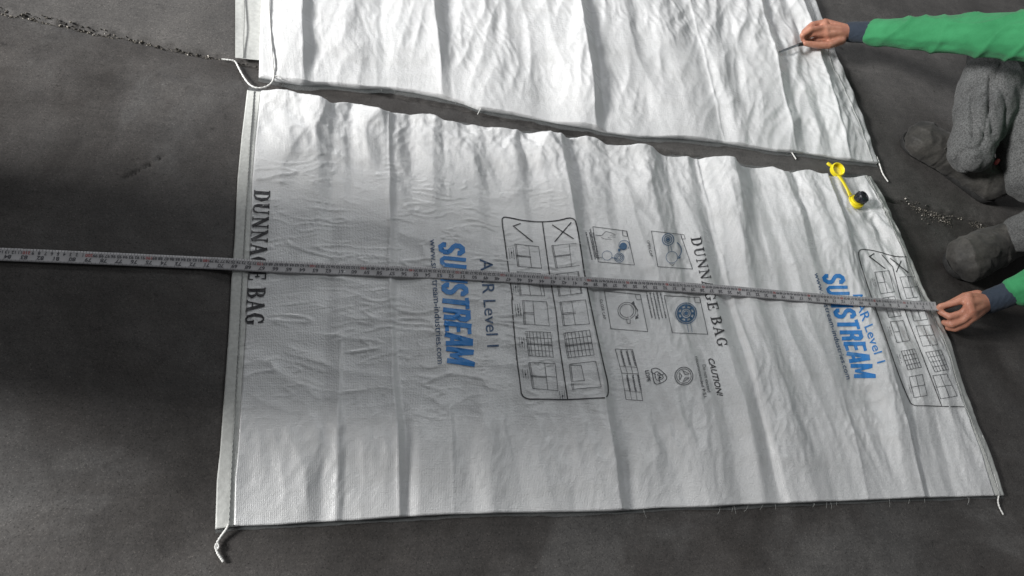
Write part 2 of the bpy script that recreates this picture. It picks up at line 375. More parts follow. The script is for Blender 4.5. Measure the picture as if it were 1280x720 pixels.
far_lines = [
    ln((294, -160, 4), (294, 0, 4), (294, 72, 4)),
    ln((320, -160, 4), (322, 0, 4), (322, 95, 4)),
    ln((326, -160, 13), (326, 0, 13), (327, 95, 11)),
    ln((376, -160, 21), (376, 0, 21), (378, 100, 18)),
    ln((392, -160, 9), (390, 0, 10), (392, 101, 9)),
    ln((440, -160, 13), (440, 0, 14), (445, 107, 12)),
    ln((470, -160, 10), (472, 0, 12), (482, 109, 7)),
    ln((530, -160, 26), (538, 0, 26), (549, 117, 22)),
    ln((544, -160, 12), (552, 0, 11), (562, 122, 9)),
    ln((590, -160, 13), (602, 0, 13), (596, 130, 11)),
    ln((640, -160, 9), (652, 0, 9), (650, 142, 7)),
    ln((660, -160, 12), (672, 0, 12), (690, 151, 10)),
    ln((704, -160, 31), (716, 0, 31), (741, 155, 28)),
    ln((720, -160, 12), (733, 0, 11), (757, 163, 8)),
    ln((755, -160, 16), (768, 0, 17), (792, 168, 12)),
    ln((772, -160, 11), (786, 0, 12), (812, 170, 8)),
    ln((808, -160, 19), (822, 0, 20), (862, 170, 14)),
    ln((840, -160, 8), (857, 0, 8), (903, 176, 6)),
    ln((866, -160, 20), (884, 0, 20), (918, 178, 15)),
    ln((884, -160, 12), (903, 0, 11), (934, 181, 8)),
    ln((920, -160, 20), (941, 0, 20), (992, 189, 15)),
    ln((932, -160, 10), (953, 0, 10), (1008, 191, 7)),
    ln((945, -160, 13), (968, 0, 13), (1026, 193, 10)),
    ln((956, -160, 7), (980, 0, 7), (1040, 195, 5)),
    ln((970, -160, 19), (994, 0, 20), (1058, 197, 15)),
    ln((982, -160, 8), (1008, 0, 8), (1076, 200, 7)),
    ln((992, -160, 5), (1020, 0, 5), (1098, 201, 4)),
]
CN = Creases(near_lines, None); CF = Creases(far_lines, None)
def smooth_line(P, n):
    P = np.array(P, float); d = np.r_[0, np.cumsum(np.hypot(*np.diff(P, axis=0).T))]
    t = np.linspace(0, d[-1], n); return np.stack([np.interp(t, d, P[:, 0]), np.interp(t, d, P[:, 1])], 1)

near_top = [(309, 112), (325, 114), (341, 112), (362, 113), (394, 119), (412, 128), (441, 129), (478, 137), (494, 141), (519, 143), (537, 142), (559, 151), (578, 155), (606, 159), (637, 161), (653, 166), (700, 166), (741, 171), (759, 181), (794, 180), (816, 184), (831, 195), (866, 198), (903, 195), (933, 209), (966, 208), (980, 214), (1012, 212), (1028, 217), (1057, 222), (1089, 220)]
near_bot = [(269, 661), (300, 657), (350, 655), (400, 652), (450, 649), (497, 645), (560, 642), (640, 640), (700, 639), (770, 637), (830, 634), (893, 632), (930, 630), (975, 629), (1050, 626), (1150, 621), (1256, 619)]
near_left = [(309, 112), (302, 170), (297, 222), (293, 303), (289, 353), (286, 414), (275, 564), (271, 600), (269, 661)]
near_right = [(1089, 220), (1096, 231), (1110, 257), (1126, 292), (1142, 329), (1160, 371), (1176, 399), (1189, 427), (1201, 469), (1210, 495), (1230, 545), (1256, 619)]
far_bot = [(294, 72), (322, 74), (323.5, 95), (350, 97), (378, 100), (409, 103), (450, 107), (487, 109), (519, 113), (550, 118), (581, 127), (600, 134), (644, 141), (700, 153), (741, 156), (756, 164), (800, 170), (856, 170), (903, 177), (934, 181), (972, 187), (1012, 192), (1059, 198), (1098, 203)]
far_right = [(1000, -60), (1021, 3), (1044, 62), (1069, 122), (1098, 203)]
far_left = [(294, -60), (294, 20), (294, 72)]

def coons(bot, top, left, right, n, m):
    b = smooth_line(bot, n); t = smooth_line(top, n); l = smooth_line(left, m); r = smooth_line(right, m)
    s = np.linspace(0, 1, n)[:, None, None]; u = np.linspace(0, 1, m)[None, :, None]
    P = (1 - u) * b[:, None] + u * t[:, None] + (1 - s) * l[None] + s * r[None]
    P = P - ((1 - s) * (1 - u) * b[0] + s * (1 - u) * b[-1] + (1 - s) * u * t[0] + s * u * t[-1])
    return P[..., 0], P[..., 1]

def crumple(x, y, seed):      # film that breaks into small flat facets: distance between the two nearest of scattered points
    r = np.random.default_rng(seed); tab = r.random((64, 64, 3)); xi = np.floor(x).astype(int); yi = np.floor(y).astype(int)
    best = np.full(x.shape, 9.0); val = np.zeros(x.shape)
    z = np.full(x.shape, -9.0)
    for i in (-1, 0, 1):
        for j in (-1, 0, 1):
            t = tab[(xi + i) & 63, (yi + j) & 63]; dx = x - (xi + i + t[..., 0]); dy = y - (yi + j + t[..., 1])
            z = np.maximum(z, -np.hypot(dx, dy) + 0.35 * t[..., 2])
    return z
def fold(x, y, seed): return 0.34 - np.abs(perlin(x, y, seed))          # smooth faces that meet in crisp ridges
def wrinkle_near(x, y):
    wx = x + 0.010 * perlin(x * 6, y * 5, 60) + 0.003 * perlin(x * 24, y * 20, 59); wy = y + 0.012 * perlin(x * 9, y * 9, 61)
    mid = sstep(0.10, 0.30, y) * (1 - sstep(0.70, 0.86, y)) * (1 - sstep(0.55, 1.0, x))
    crk = ridged(wx * 9 + wy * 3, wy * 44, 62) ** 5 * 0.0026 * sstep(0.0, 0.4, perlin(x * 9, y * 14, 63)) + ridged(wx * 17 - wy * 4, wy * 70 + 3, 64) ** 5 * 0.0021 * sstep(-0.05, 0.35, perlin(x * 11, y * 24, 65)) + 0.0035 * fold(wx * 6, wy * 17, 77)
    vert = 0.0050 * fold(wx * 15, wy * 1.3, 66)
    top = sstep(0.62, 0.88, y)
    puck = 0.020 * fold(wx * 7, wy * 4.2, 68) + 0.0065 * fold(wx * 17 + wy * 7, wy * 11, 69) + 0.0020 * fold(wx * 44, wy * 31, 79)
    amt = 0.35 + 0.65 * sstep(-0.2, 0.35, perlin(x * 5, y * 3, 75))
    rest = 0.0125 * fold(wx * 8.5, wy * 1.7, 70) + (0.0050 * fold(wx * 21 + wy * 5, wy * 6, 71) + 0.0020 * fold(wx * 48 - wy * 14, wy * 22, 78)) * amt
    z = 0.0040 * fbm(x * 6.5, y * 2.4, 76, 2) * (0.35 + 0.65 * (1 - mid)) + mid * crk + (1 - 0.6 * mid) * vert + top * puck * (1 - 0.6 * sstep(0.9, 1.2, x)) + (1 - mid) * rest
    for (cx, cy, nr, am) in ((0.62, 0.93, 9, 0.0016), (1.66, 0.79, 9, 0.0014)):      # small gathers by the upper edge and the valve
        dx, dy = x - cx, y - cy; r = np.hypot(dx, dy); a = np.arctan2(dy, dx)
        z = z + am * np.exp(-((r - 0.05) / 0.055) ** 2) * np.cos(a * nr + 2.0 * perlin(r * 20, a * 0 + cx * 9, 72)) * sstep(0, 0.03, r)
    hem = sstep(1.50, 1.62, x) * sstep(0.25, 0.40, y) * (1 - sstep(0.75, 0.88, y))     # loose rumpled film by the far hem
    return z + hem * (0.010 * fold(wx * 16 + wy * 6, wy * 2.2, 74) + 0.003 * fold(wx * 40 + wy * 9, wy * 8, 73))
def wrinkle_far(x, y):
    wx = x + 0.010 * perlin(x * 6, y * 4, 80) + 0.003 * perlin(x * 22, y * 18, 89); wy = y + 0.012 * perlin(x * 8, y * 8, 81)
    amt = 0.35 + 0.65 * sstep(-0.2, 0.35, perlin(x * 4, y * 3, 86))
    z = 0.0135 * fold(wx * 8, wy * 1.5, 82) + (0.0058 * fold(wx * 20 - wy * 5, wy * 5.5, 83) + 0.0021 * fold(wx * 46 + wy * 12, wy * 20, 88)) * amt
    r = sstep(0.95, 1.4, x); z = z + 0.0045 * fbm(x * 6.5, y * 2.2, 87, 2)
    return z + r * (0.012 * fold(wx * 9 - wy * 6, wy * 3 + wx * 2, 85) + 0.004 * fold(wx * 24 - wy * 12, wy * 9, 84))
LINES = [(((484, 150), (487, 400), (497, 645)), .0042), (((425, 430), (417, 648)), .0028), (((693, 168), (725, 350), (772, 634)), .0030), (((867, 199), (907, 352), (976, 629)), .0040),
         (((1023, 218), (1066, 335), (1149, 622)), .0036), (((560, 520), (566, 642)), .0022), (((1085, 245), (1138, 325)), .0050), (((1048, 500), (1080, 624)), .0020), (((1112, 470), (1160, 622)), .0022),
         (((538, 0), (550, 116)), .0030), (((716, 0), (741, 155)), .0035), (((857, 0), (903, 176)), .0034), (((941, 0), (992, 189)), .0036), (((994, 0), (1058, 197)), .0048), (((376, 0), (378, 100)), .0024)]
LINES = [(np.array([plan(*q)[:2] for q in l]), a) for l, a in LINES]
def crisp(x, y):             # hard pressed fold lines, thin and bright
    z = 0
    for P, a in LINES:
        o = np.argsort(P[:, 1]); xk = np.interp(y, P[o, 1], P[o, 0]) + 0.0025 * perlin(y * 14, y * 0 + a * 900, 55)
        z = z + a * np.exp(-np.abs(x - xk) / 0.0042) * sstep(P[:, 1].min() - .03, P[:, 1].min() + .01, y) * (1 - sstep(P[:, 1].max() - .01, P[:, 1].max() + (.03 if P[:, 1].max() < 1.1 else 1.0), y))
    return z
EB = np.array([plan(*q)[:2] for q in ((269, 661), (497, 645), (700, 639), (975, 629), (1256, 619))])
EF = np.array([plan(*q)[:2] for q in ((322, 95), (450, 107), (550, 118), (700, 153), (800, 170), (903, 177), (1012, 192), (1098, 203))])
def h_near(x, y):
    e = sstep(0.0, 0.03, x) * (1 - sstep(1.715, 1.745, x + 0.0 * y) * 0)
    fl = 0.42 + 0.58 * sstep(-0.03, 0.17, y - np.interp(x, EB[:, 0], EB[:, 1]))
    return 0.003 + np.maximum(0, (1.15 + 0.35 * sstep(0.5, 0.1, y)) * CN(x, y) + crisp(x, y) + wrinkle_near(x, y) * np.clip(e + 0.15, 0, 1)) * fl
def h_far(x, y):
    e = sstep(0.03, 0.06, x)
    fl = 0.50 + 0.50 * sstep(-0.03, 0.15, y - np.interp(x, EF[:, 0], EF[:, 1]))
    return 0.003 + np.maximum(0, 1.05 * CF(x, y) + crisp(x, y) + wrinkle_far(x, y) * np.clip(e + 0.12, 0, 1)) * fl

def on(hf, pts): return [plan_on(px_, py_, hf) for px_, py_ in pts]

def sheet(root, hf, bot, top, left, right, n, m, hem_l, hem_r):
    X, Y = coons(bot, top, left, right, n, m)
    Z = hf(X, Y)
    def skirt(X, Y, Z, low, inner0=False, inner1=False):
        Xs = np.pad(X, 1, mode='edge'); Ys = np.pad(Y, 1, mode='edge'); Zs = np.pad(Z, 1, mode='edge')
        if inner0: Zs[0, :] -= 0.0016
        else: Zs[0, :] = low
        if inner1: Zs[-1, :] -= 0.0016
        else: Zs[-1, :] = low
        Zs[:, 0] = Zs[:, -1] = low; return Xs, Ys, Zs
    i0 = max(1, int(round(hem_l * n))) if hem_l else 0; i1 = n - (int(round(hem_r * n)) if hem_r else 0)
    out = []
    Zm = Z.copy()
    sk = skirt(X[i0:i1], Y[i0:i1], Z[i0:i1], 0.001, i0 > 0, i1 < n)
    keep(grid_mesh('sack', *sk, MB), root)
    for a, b in ((0, i0 + 1), (i1 - 1, n)):
        if b - a < 3: continue
        f = np.minimum(np.abs(np.arange(a, b) - a), np.abs(np.arange(a, b) - (b - 1)))
        Zh = Z[a:b] - 0.0012 + 0.0008 * np.sin(np.pi * np.linspace(0, 1, b - a))[:, None]
        keep(grid_mesh('hem', *skirt(X[a:b], Y[a:b], Zh, 0.0008, a > 0, b < n), MHEM), root)
    return X, Y

def edge_film(root, hf, pts, out, name='liner_edge', width=0.02, seed=0):
    P = smooth_line(on(hf, pts), 220); T = np.gradient(P, axis=0); T /= np.linalg.norm(T, axis=1)[:, None]
    nrm = np.stack([-T[:, 1], T[:, 0]], 1) * out
    xs = np.linspace(0, 1, 7)[None, :]; w = width * (0.85 + 0.5 * perlin(np.arange(220) * 0.06, np.zeros(220), 90 + seed) + 0.22 * perlin(np.arange(220) * 0.31, np.zeros(220), 93 + seed))[:, None]
    Xg = P[:, :1] - nrm[:, :1] * 0.006 + nrm[:, :1] * (w + 0.006) * xs; Yg = P[:, 1:] - nrm[:, 1:] * 0.006 + nrm[:, 1:] * (w + 0.006) * xs
    Zg = 0.0022 + 0.003 * np.clip(perlin(Xg * 16, Yg * 16, 91 + seed) + 0.3, 0, 1) * (1 - 0.4 * xs)
    keep(grid_mesh(name, Xg, Yg, Zg, MFILM), root)
def threads(root, hf, pts, out, n, seed, lmax=0.02):
    r = np.random.default_rng(seed); P = np.array(on(hf, pts))
    for k in range(n):
        t = r.random() * (len(P) - 1); i = int(t); p = P[i] + (P[i + 1] - P[i]) * (t - i); L = lmax * (0.4 + 0.6 * r.random())
        d = np.array([r.normal() * 0.4, out]); d = d / np.linalg.norm(d)
        a = np.r_[p - d * 0.004, 0.006]; b = np.r_[p + d * L * 0.5 + r.normal(size=2) * 0.002, 0.006]; c = np.r_[p + d * L, 0.0025]
        keep(tube('loose_thread', [a, b, c], 0.00028, MSTITCH, seg=4, smooth_n=1), root)
def seam(root, hf, pts, rad=0.0012):
    P = smooth_line(on(hf, pts), 420); z = hf(P[:, 0], P[:, 1]) + 0.0004 + 0.0007 * np.abs(np.sin(np.arange(420) * 0.75))
    wob = 0.0006 * np.sin(np.arange(420) * 1.5)
    keep(tube('stitching', np.stack([P[:, 0] + wob, P[:, 1], z], 1), rad, MSTITCH, seg=6, smooth_n=0), root)

bagN = empty('dunnage_bag', (0.85, 0.47, 0), 'flat white woven dunnage bag printed with lettering and pictograms, under the measuring tape', 'bag', 'dunnage bags laid flat on the floor')
sheet(bagN, h_near, on(h_near, near_bot), on(h_near, near_top), on(h_near, near_left[::-1]), on(h_near, near_right[::-1]), 600, 320, 0.0165, 0.019)
bagF = empty('dunnage_bag', (0.85, 1.40, 0), 'plain unprinted white dunnage bag with long pleats, beside the printed one, under the knife', 'bag', 'dunnage bags laid flat on the floor')
fb = on(h_far, far_bot); fr = on(h_far, far_right); fl_ = on(h_far, far_left)
up = np.array([-0.03, 0.87])
far_top = [fb[0] * 0 + fl_[0] + up * 0.85, fr[0] + np.array([-0.03, 0.60])]
Lf = [far_top[0]] + fl_; Rf = [far_top[1]] + fr
# the panel right of the folded hem
fpan = [p for p in fb[2:]]
sheet(bagF, h_far, fpan, [far_top[0] + np.array([0.065, 0]), far_top[1]], ([far_top[0] + np.array([0.065, 0]), fb[2]])[::-1], Rf[::-1], 520, 300, 0.0, 0.0)
# hem flap left of the panel
Xh, Yh = coons([fb[0], fb[1] + np.array([0.008, 0])], [far_top[0], far_top[0] + np.array([0.075, 0])], Lf[::-1], [fb[1] + np.array([0.008, 0]), far_top[0] + np.array([0.075, 0])], 24, 200)
keep(grid_mesh('hem', Xh, Yh, 0.006 + 0.0015 * perlin(Xh * 30, Yh * 12, 95) + 0.0 * Xh, MHEM), bagF)
edge_film(bagN, h_near, near_bot[::-1], 1, width=0.0075, seed=1)
edge_film(bagN, h_near, near_top, 1, width=0.018, seed=2)
edge_film(bagF, h_far, far_bot[2:][::-1], 1, width=0.015, seed=3)
threads(bagN, h_near, near_bot[9:], -1, 16, 5); threads(bagF, h_far, far_bot[3:], -1, 7, 6, 0.010)
seam(bagN, h_near, [(317.5, 114), (313, 170), (310, 225), (306, 300), (303, 353), (300, 414), (295, 500), (290.5, 565), (286, 659)])
seam(bagN, h_near, [(1085, 222), (1104, 262), (1122, 300), (1142, 345), (1160, 382), (1176, 415), (1192, 462), (1205, 505), (1228, 560), (1249, 618)], 0.0011)
seam(bagF, h_far, [(305, -60), (305, 20), (304, 72)])
seam(bagF, h_far, [(1010, 2), (1034, 62), (1060, 122), (1091, 202)], 0.0011)
def pz(x, y, z): return plan(x, y, z)
def cord(root, pts, rad=0.0019): keep(tube('cord', [pz(*p) for p in pts], rad, MCORD, seg=8, knot=0.22), root)
cord(bagF, [(334, -60, .022), (336, 0, .024), (338, 40, .024), (341, 78, .022), (343, 98, .014), (337, 107, .010), (324, 111, .011), (312, 107, .010), (303, 94, .005), (297, 82, .004), (294, 76, .006), (287, 75, .006), (277, 74, .004)])
cord(bagF, [(341, 96, .014), (348, 94, .018), (352, 99, .014)], 0.0012)
cord(bagF, [(1096, 196, .008), (1100, 207, .006), (1103, 217, .004), (1110, 227, .003)], 0.0018)
cord(bagF, [(988, 188, .006), (992, 194, .004), (995, 199, .003)], 0.0018)
cord(bagF, [(604, 132, .012), (600, 137, .010), (597, 143, .006)], 0.0010)
cord(bagN, [(286, 655, .012), (283, 662, .008), (275, 672, .005), (270, 681, .004), (271, 690, .004), (275, 696, .004), (279, 702, .003)], 0.0021)
cord(bagN, [(284, 660, .008), (278, 667, .006), (272, 676, .005), (268, 684, .005), (271, 688, .006), (274, 684, .006), (272, 678, .005)], 0.0013)
cord(bagN, [(1249, 617, .008), (1247, 626, .005), (1249, 634, .004), (1254, 643, .003)], 0.0017)
cord(bagN, [(1228, 545, .010), (1240, 585, .010), (1250, 618, .008)], 0.0015)

# ------------------------------------------------------------------ print on the near sack
def plan_arr(P, hf):
    P = np.asarray(P, float); q = RIGHT * ((P[:, :1] - 640) / FOC) + DOWN * ((P[:, 1:2] - 360) / FOC) + FWD
    z = np.full(len(P), 0.010)
    for _ in range(7):
        k = (z - CAM[2]) / q[:, 2]; w = CAM + q * k[:, None]; z = 0.5 * z + 0.5 * hf(w[:, 0], w[:, 1])
    k = (z - CAM[2]) / q[:, 2]; w = CAM + q * k[:, None]
    return w[:, :2]
class Print:
    def __init__(self): self.P = []; self.F = []; self.lift = []; self.n = 0
    def stroke(self, pts, w, cols=1, step=3.0, closed=False):
        p = np.array([q[:2] for q in pts], float)
        ws = np.array([q[2] if len(q) > 2 else w for q in pts], float)
        if closed: p = np.vstack([p, p[:1]]); ws = np.r_[ws, ws[:1]]
        d = np.diff(p, axis=0); L = np.hypot(*d.T); keepm = np.r_[True, L > 1e-6]; p = p[keepm]; ws = ws[keepm]; d = np.diff(p, axis=0); L = np.hypot(*d.T); d /= L[:, None]
        nr = np.stack([-d[:, 1], d[:, 0]], 1); off = np.zeros_like(p)
        for i in range(len(p)):
            a = nr[max(i - 1, 0)]; b = nr[min(i, len(nr) - 1)]
            if closed and i in (0, len(p) - 1): a, b = nr[-1], nr[0]
            m = a + b; l = np.linalg.norm(m)
            if l < 0.3: m = b; l = 1
            m = m / l; off[i] = m / max(0.55, m @ b)
        rows = [np.r_[p[0], off[0] * ws[0] / 2]]
        for i in range(len(d)):
            k = max(1, int(L[i] / step))
            for j in range(1, k + 1):
                f = j / k; rows.append(np.r_[p[i] * (1 - f) + p[i + 1] * f, off[i] * ws[i] / 2 * (1 - f) + off[i + 1] * ws[i + 1] / 2 * f])
        rows = np.array(rows); m = cols + 1
        for r in rows:
            for c in range(m): self.P.append(r[:2] + r[2:] * (2 * c / cols - 1))
        b0 = len(self.P) - len(rows) * m
        for i in range(len(rows) - 1):
            for c in range(cols): a = b0 + i * m + c; self.F.append((a, a + 1, a + m + 1, a + m))
        self.lift += [self.n % 12] * (len(rows) * m); self.n += 1
    def poly(self, pts, fan=True):
        b0 = len(self.P); self.P += [np.array(p, float) for p in pts]; self.F.append(tuple(range(b0, b0 + len(pts)))); self.lift += [self.n % 12] * len(pts); self.n += 1
    def tris(self, V, F):
        b0 = len(self.P); self.P += list(V); self.F += [tuple(i + b0 for i in f) for f in F]; self.lift += [self.n % 12] * len(V); self.n += 1
    def build(self, name, mat, root, hf=None, lift=0.0009):
        hf = hf or h_near
        XY = plan_arr(np.array(self.P), hf); z = hf(XY[:, 0], XY[:, 1]) + lift + 0.00004 * np.array(self.lift)
        V = np.c_[XY, z]
        F = []
        for f in self.F:
            a, b, c = V[f[0]], V[f[1]], V[f[2]]
            F.append(f if np.cross(b - a, c - a)[2] >= 0 else f[::-1])
        return keep(mesh(name, V, F, mat, None, smooth=False), root)
def quadmap(q):
    bl, tl, br, tr = [np.array(p, float) for p in q]           # baseline start, top start, baseline end, top end
    def f(u, v): u = np.asarray(u)[..., None]; v = np.asarray(v)[..., None]; return bl * (1 - u) * (1 - v) + tl * (1 - u) * v + br * u * (1 - v) + tr * u * v
    return f
FC = {}
def text_mesh(s, bold=0.0, shear=0.0):
    key = (s, bold, shear)
    if key in FC: return FC[key]
    c = bpy.data.curves.new('lettering_curve', 'FONT'); c.body = s; c.size = 1.0; c.resolution_u = 3; c.offset = bold; c.shear = shear; c.fill_mode = 'FRONT'
    o = bpy.data.objects.new('lettering_curve', c); COL.objects.link(o); bpy.context.view_layer.update()
    me = o.evaluated_get(bpy.context.evaluated_depsgraph_get()).to_mesh()
    V = np.array([v.co[:2] for v in me.vertices]) if len(me.vertices) else np.zeros((0, 2)); F = [tuple(p.vertices) for p in me.polygons]
    bpy.data.objects.remove(o); bpy.data.curves.remove(c); FC[key] = (V, F); return V, F
CAPH = 0.70
def split(V, F, lim=2.6):
    V = [tuple(v) for v in V]; T = [(f[0], f[i], f[i + 1]) for f in F for i in range(1, len(f) - 1)]; out = []
    while T:
        a, b, c = T.pop(); L = [math.dist(V[a], V[b]), math.dist(V[b], V[c]), math.dist(V[c], V[a])]; k = L.index(max(L))
        if L[k] <= lim: out.append((a, b, c)); continue
        a, b, c = ((a, b, c), (b, c, a), (c, a, b))[k]; m = len(V); V.append(((V[a][0] + V[b][0]) / 2, (V[a][1] + V[b][1]) / 2)); T += [(a, m, c), (m, b, c)]
    return [np.array(v) for v in V], out
def put_text(pr_, s, q, bold=0.0, shear=0.0):
    V, F = text_mesh(s, bold, shear); 
    if not len(V): return
    f = quadmap(q); u = (V[:, 0] - V[:, 0].min()) / (V[:, 0].max() - V[:, 0].min()); pr_.tris(*split(f(u, V[:, 1] / CAPH), F))

SANS = {'S': (.5, [[(.4, .70), (.4, .80), (.31, .905), (.19, .905), (.1, .80), (.1, .66), (.16, .57), (.34, .43), (.4, .34), (.4, .2), (.31, .095), (.19, .095), (.1, .2), (.1, .3)]]),
 'U': (.5, [[(.1, 1), (.1, .2), (.19, .095), (.31, .095), (.4, .2), (.4, 1)]]),
 'N': (.52, [[(.09, 0), (.09, 1)], [(.43, 0), (.43, 1)], [(.1, .97), (.42, .03)]]),
 'T': (.46, [[(.23, 0), (.23, .99)], [(0, .91), (.46, .91)]]),
 'R': (.5, [[(.1, 0), (.1, 1)], [(.1, .91), (.31, .91), (.4, .81), (.4, .62), (.31, .51), (.1, .51)], [(.28, .52), (.39, .38), (.4, 0)]]),
 'E': (.44, [[(.1, 0), (.1, 1)], [(.1, .91), (.44, .91)], [(.1, .51), (.41, .51)], [(.1, .09), (.44, .09)]]),
 'A': (.54, [[(.08, 0), (.23, 1)], [(.46, 0), (.31, 1)], [(.14, .25), (.4, .25)]]),
 'M': (.68, [[(.09, 0), (.09, 1)], [(.59, 0), (.59, 1)], [(.13, .97), (.34, .12)], [(.55, .97), (.34, .12)]])}
def sans_word(pr_, word, q, hw=.18, slant=0.0):
    f = quadmap(q); tot = sum(SANS[c][0] + .055 for c in word) - .055; x = 0
    bl, tl, br, tr = [np.array(p, float) for p in q]; H = (np.linalg.norm(tl - bl) + np.linalg.norm(tr - br)) / 2
    for c in word:
        w, st = SANS[c]
        for s in st:
            pts = [f((x + a + slant * (b - .5)) / tot, b) for a, b in s]; wd = hw * H * (0.62 if (c in 'NM' and abs(s[0][0] - s[-1][0]) > .1) else (0.8 if abs(s[0][1] - s[-1][1]) < .01 else 1))
            pr_.stroke(pts, wd, cols=3, step=2.2)
        x += w + .055
def stem(x, y0=0, y1=1, w=.17, lo=True, hi=True, sw=.17):
    o = [[(x, y0, w), (x, y1, w)]]
    if lo: o.append([(x - sw, y0 + .025, .05), (x + sw, y0 + .025, .05)])
    if hi: o.append([(x - sw, y1 - .025, .05), (x + sw, y1 - .025, .05)])
    return o
SERIF = {'D': (.84, stem(.2) + [[(.2, .975, .05), (.42, .975, .06), (.6, .86, .13), (.68, .5, .18), (.6, .14, .13), (.42, .025, .06), (.2, .025, .05)]]),
 'U': (.88, stem(.2, .25, 1, lo=False) + [[(.2, .27, .17), (.26, .09, .12), (.42, .02, .07), (.58, .08, .055), (.66, .28, .05), (.66, .99, .05)], [(.54, .975, .05), (.80, .975, .05)]]),
 'N': (.88, [[(.17, 0, .05), (.17, .98, .05)], [(.12, .99, .16), (.70, .02, .16)], [(.70, .05, .05), (.70, 1, .05)], [(.04, .025, .05), (.30, .025, .05)], [(.0, .975, .05), (.2, .975, .05)], [(.57, .975, .05), (.83, .975, .05)]]),
 'A': (.84, [[(.12, .02, .055), (.40, .97, .06)], [(.38, 1, .15), (.68, .02, .17)], [(.2, .33, .05), (.56, .33, .05)], [(.0, .025, .05), (.25, .025, .05)], [(.52, .025, .05), (.84, .025, .05)]]),
 'G': (.88, [[(.68, .68, .04), (.64, .85, .07), (.55, .95, .07), (.42, .98, .06), (.24, .86, .13), (.15, .5, .18), (.24, .14, .13), (.42, .02, .06), (.57, .07, .07), (.66, .16, .1)], [(.66, .08, .15), (.66, .42, .15)], [(.50, .42, .05), (.82, .42, .05)], [(.68, .98, .04), (.68, .68, .05)]]),
 'E': (.76, stem(.2) + [[(.2, .97, .06), (.64, .97, .06)], [(.63, .99, .05), (.63, .74, .03)], [(.2, .51, .05), (.48, .51, .05)], [(.48, .64, .05), (.48, .38, .05)], [(.2, .03, .06), (.66, .03, .06)], [(.65, .01, .05), (.67, .27, .03)]]),
 'B': (.80, stem(.2) + [[(.2, .975, .05), (.4, .975, .06), (.55, .88, .13), (.57, .74, .15), (.49, .58, .1), (.35, .525, .05), (.2, .525, .05)], [(.35, .525, .05), (.53, .46, .11), (.64, .27, .17), (.55, .1, .12), (.38, .025, .06), (.2, .025, .05)]]),
 ' ': (.36, [])}
def serif_word(pr_, word, q):
    f = quadmap(q); tot = sum(SERIF[c][0] + .05 for c in word) - .05; x = 0
    bl, tl, br, tr = [np.array(p, float) for p in q]; H = (np.linalg.norm(tl - bl) + np.linalg.norm(tr - br)) / 2
    for c in word:
        w, st = SERIF[c]
        for s in st: pr_.stroke([(*f((x + a) / tot, b), ww * H * (1.12 if ww > .1 else 1.5)) for a, b, ww in s], 1, cols=2, step=2.2)
        x += w + .05
def crop(x0, y0, s): return lambda x, y: (x0 + s * x, y0 + s * y)
def cl(c, *pts): return [c(*p) for p in pts]
c1 = crop(260, 220, .2778); c2 = crop(510, 270, .2917); c3 = crop(610, 260, .1806); c4 = crop(620, 370, .1944); c5 = crop(730, 270, .1806); c6 = crop(740, 380, .1805); c7 = crop(1010, 300, .3057)

p = Print(); serif_word(p, 'DUNNAGE BAG', cl(c1, (209, 62), (279, 66), (167, 674), (251, 671))); p.build('lettering', MBLACK, bagN)
p = Print(); serif_word(p, 'DUNNAGE BAG', [c5(736, 150), c5(806, 140), c6(872, 303), c6(942, 296)]); p.build('lettering', MBLACK, bagN)
p = Print(); sans_word(p, 'SUNSTREAM', cl(c2, (128, 116), (242, 116), (168, 634), (286, 641)), slant=.10); p.build('lettering', MBLUE, bagN)
p = Print(); sans_word(p, 'SUNSTREAM', cl(c7, (52, 142), (143, 136), (190, 567), (277, 562)), slant=.06); p.build('lettering', MBLUE, bagN)
p = Print(); put_text(p, 'www.sunstream-industries.com', cl(c2, (93, 100), (121, 100), (127, 635), (155, 633)), 0.004); p.build('lettering', MDBLUE, bagN)
p = Print(); put_text(p, 'www.sunstream-industries.com', cl(c7, (24, 136), (43, 135), (157, 571), (177, 568)), 0.004); p.build('lettering', MDBLUE, bagN)
p = Print(); put_text(p, 'AAR Level 1', cl(c2, (307, 184), (362, 184), (340, 562), (390, 560)), 0.006); p.build('lettering', MDBLUE, bagN)
p = Print(); put_text(p, 'AAR Level 1', cl(c7, (182, 224), (216, 205), (283, 506), (316, 497)), 0.006); p.build('lettering', MBLUE, bagN)

def loop(pr_, c, pts, w, closed=True): pr_.stroke(cl(c, *pts), w, closed=closed)
def arc(cx, cy, rx, ry, a0=0, a1=360, n=28): return [(cx + rx * math.cos(math.radians(a0 + (a1 - a0) * i / n)), cy + ry * math.sin(math.radians(a0 + (a1 - a0) * i / n))) for i in range(n + 1)]
def rnd_path(pts, k=3):
    P = np.array(pts, float)
    for _ in range(k):
        P = np.vstack([P[:1]] + [np.vstack([a * .75 + b * .25, a * .25 + b * .75]) for a, b in zip(P[:-1], P[1:])] + [P[-1:]])
    return [tuple(q) for q in P]
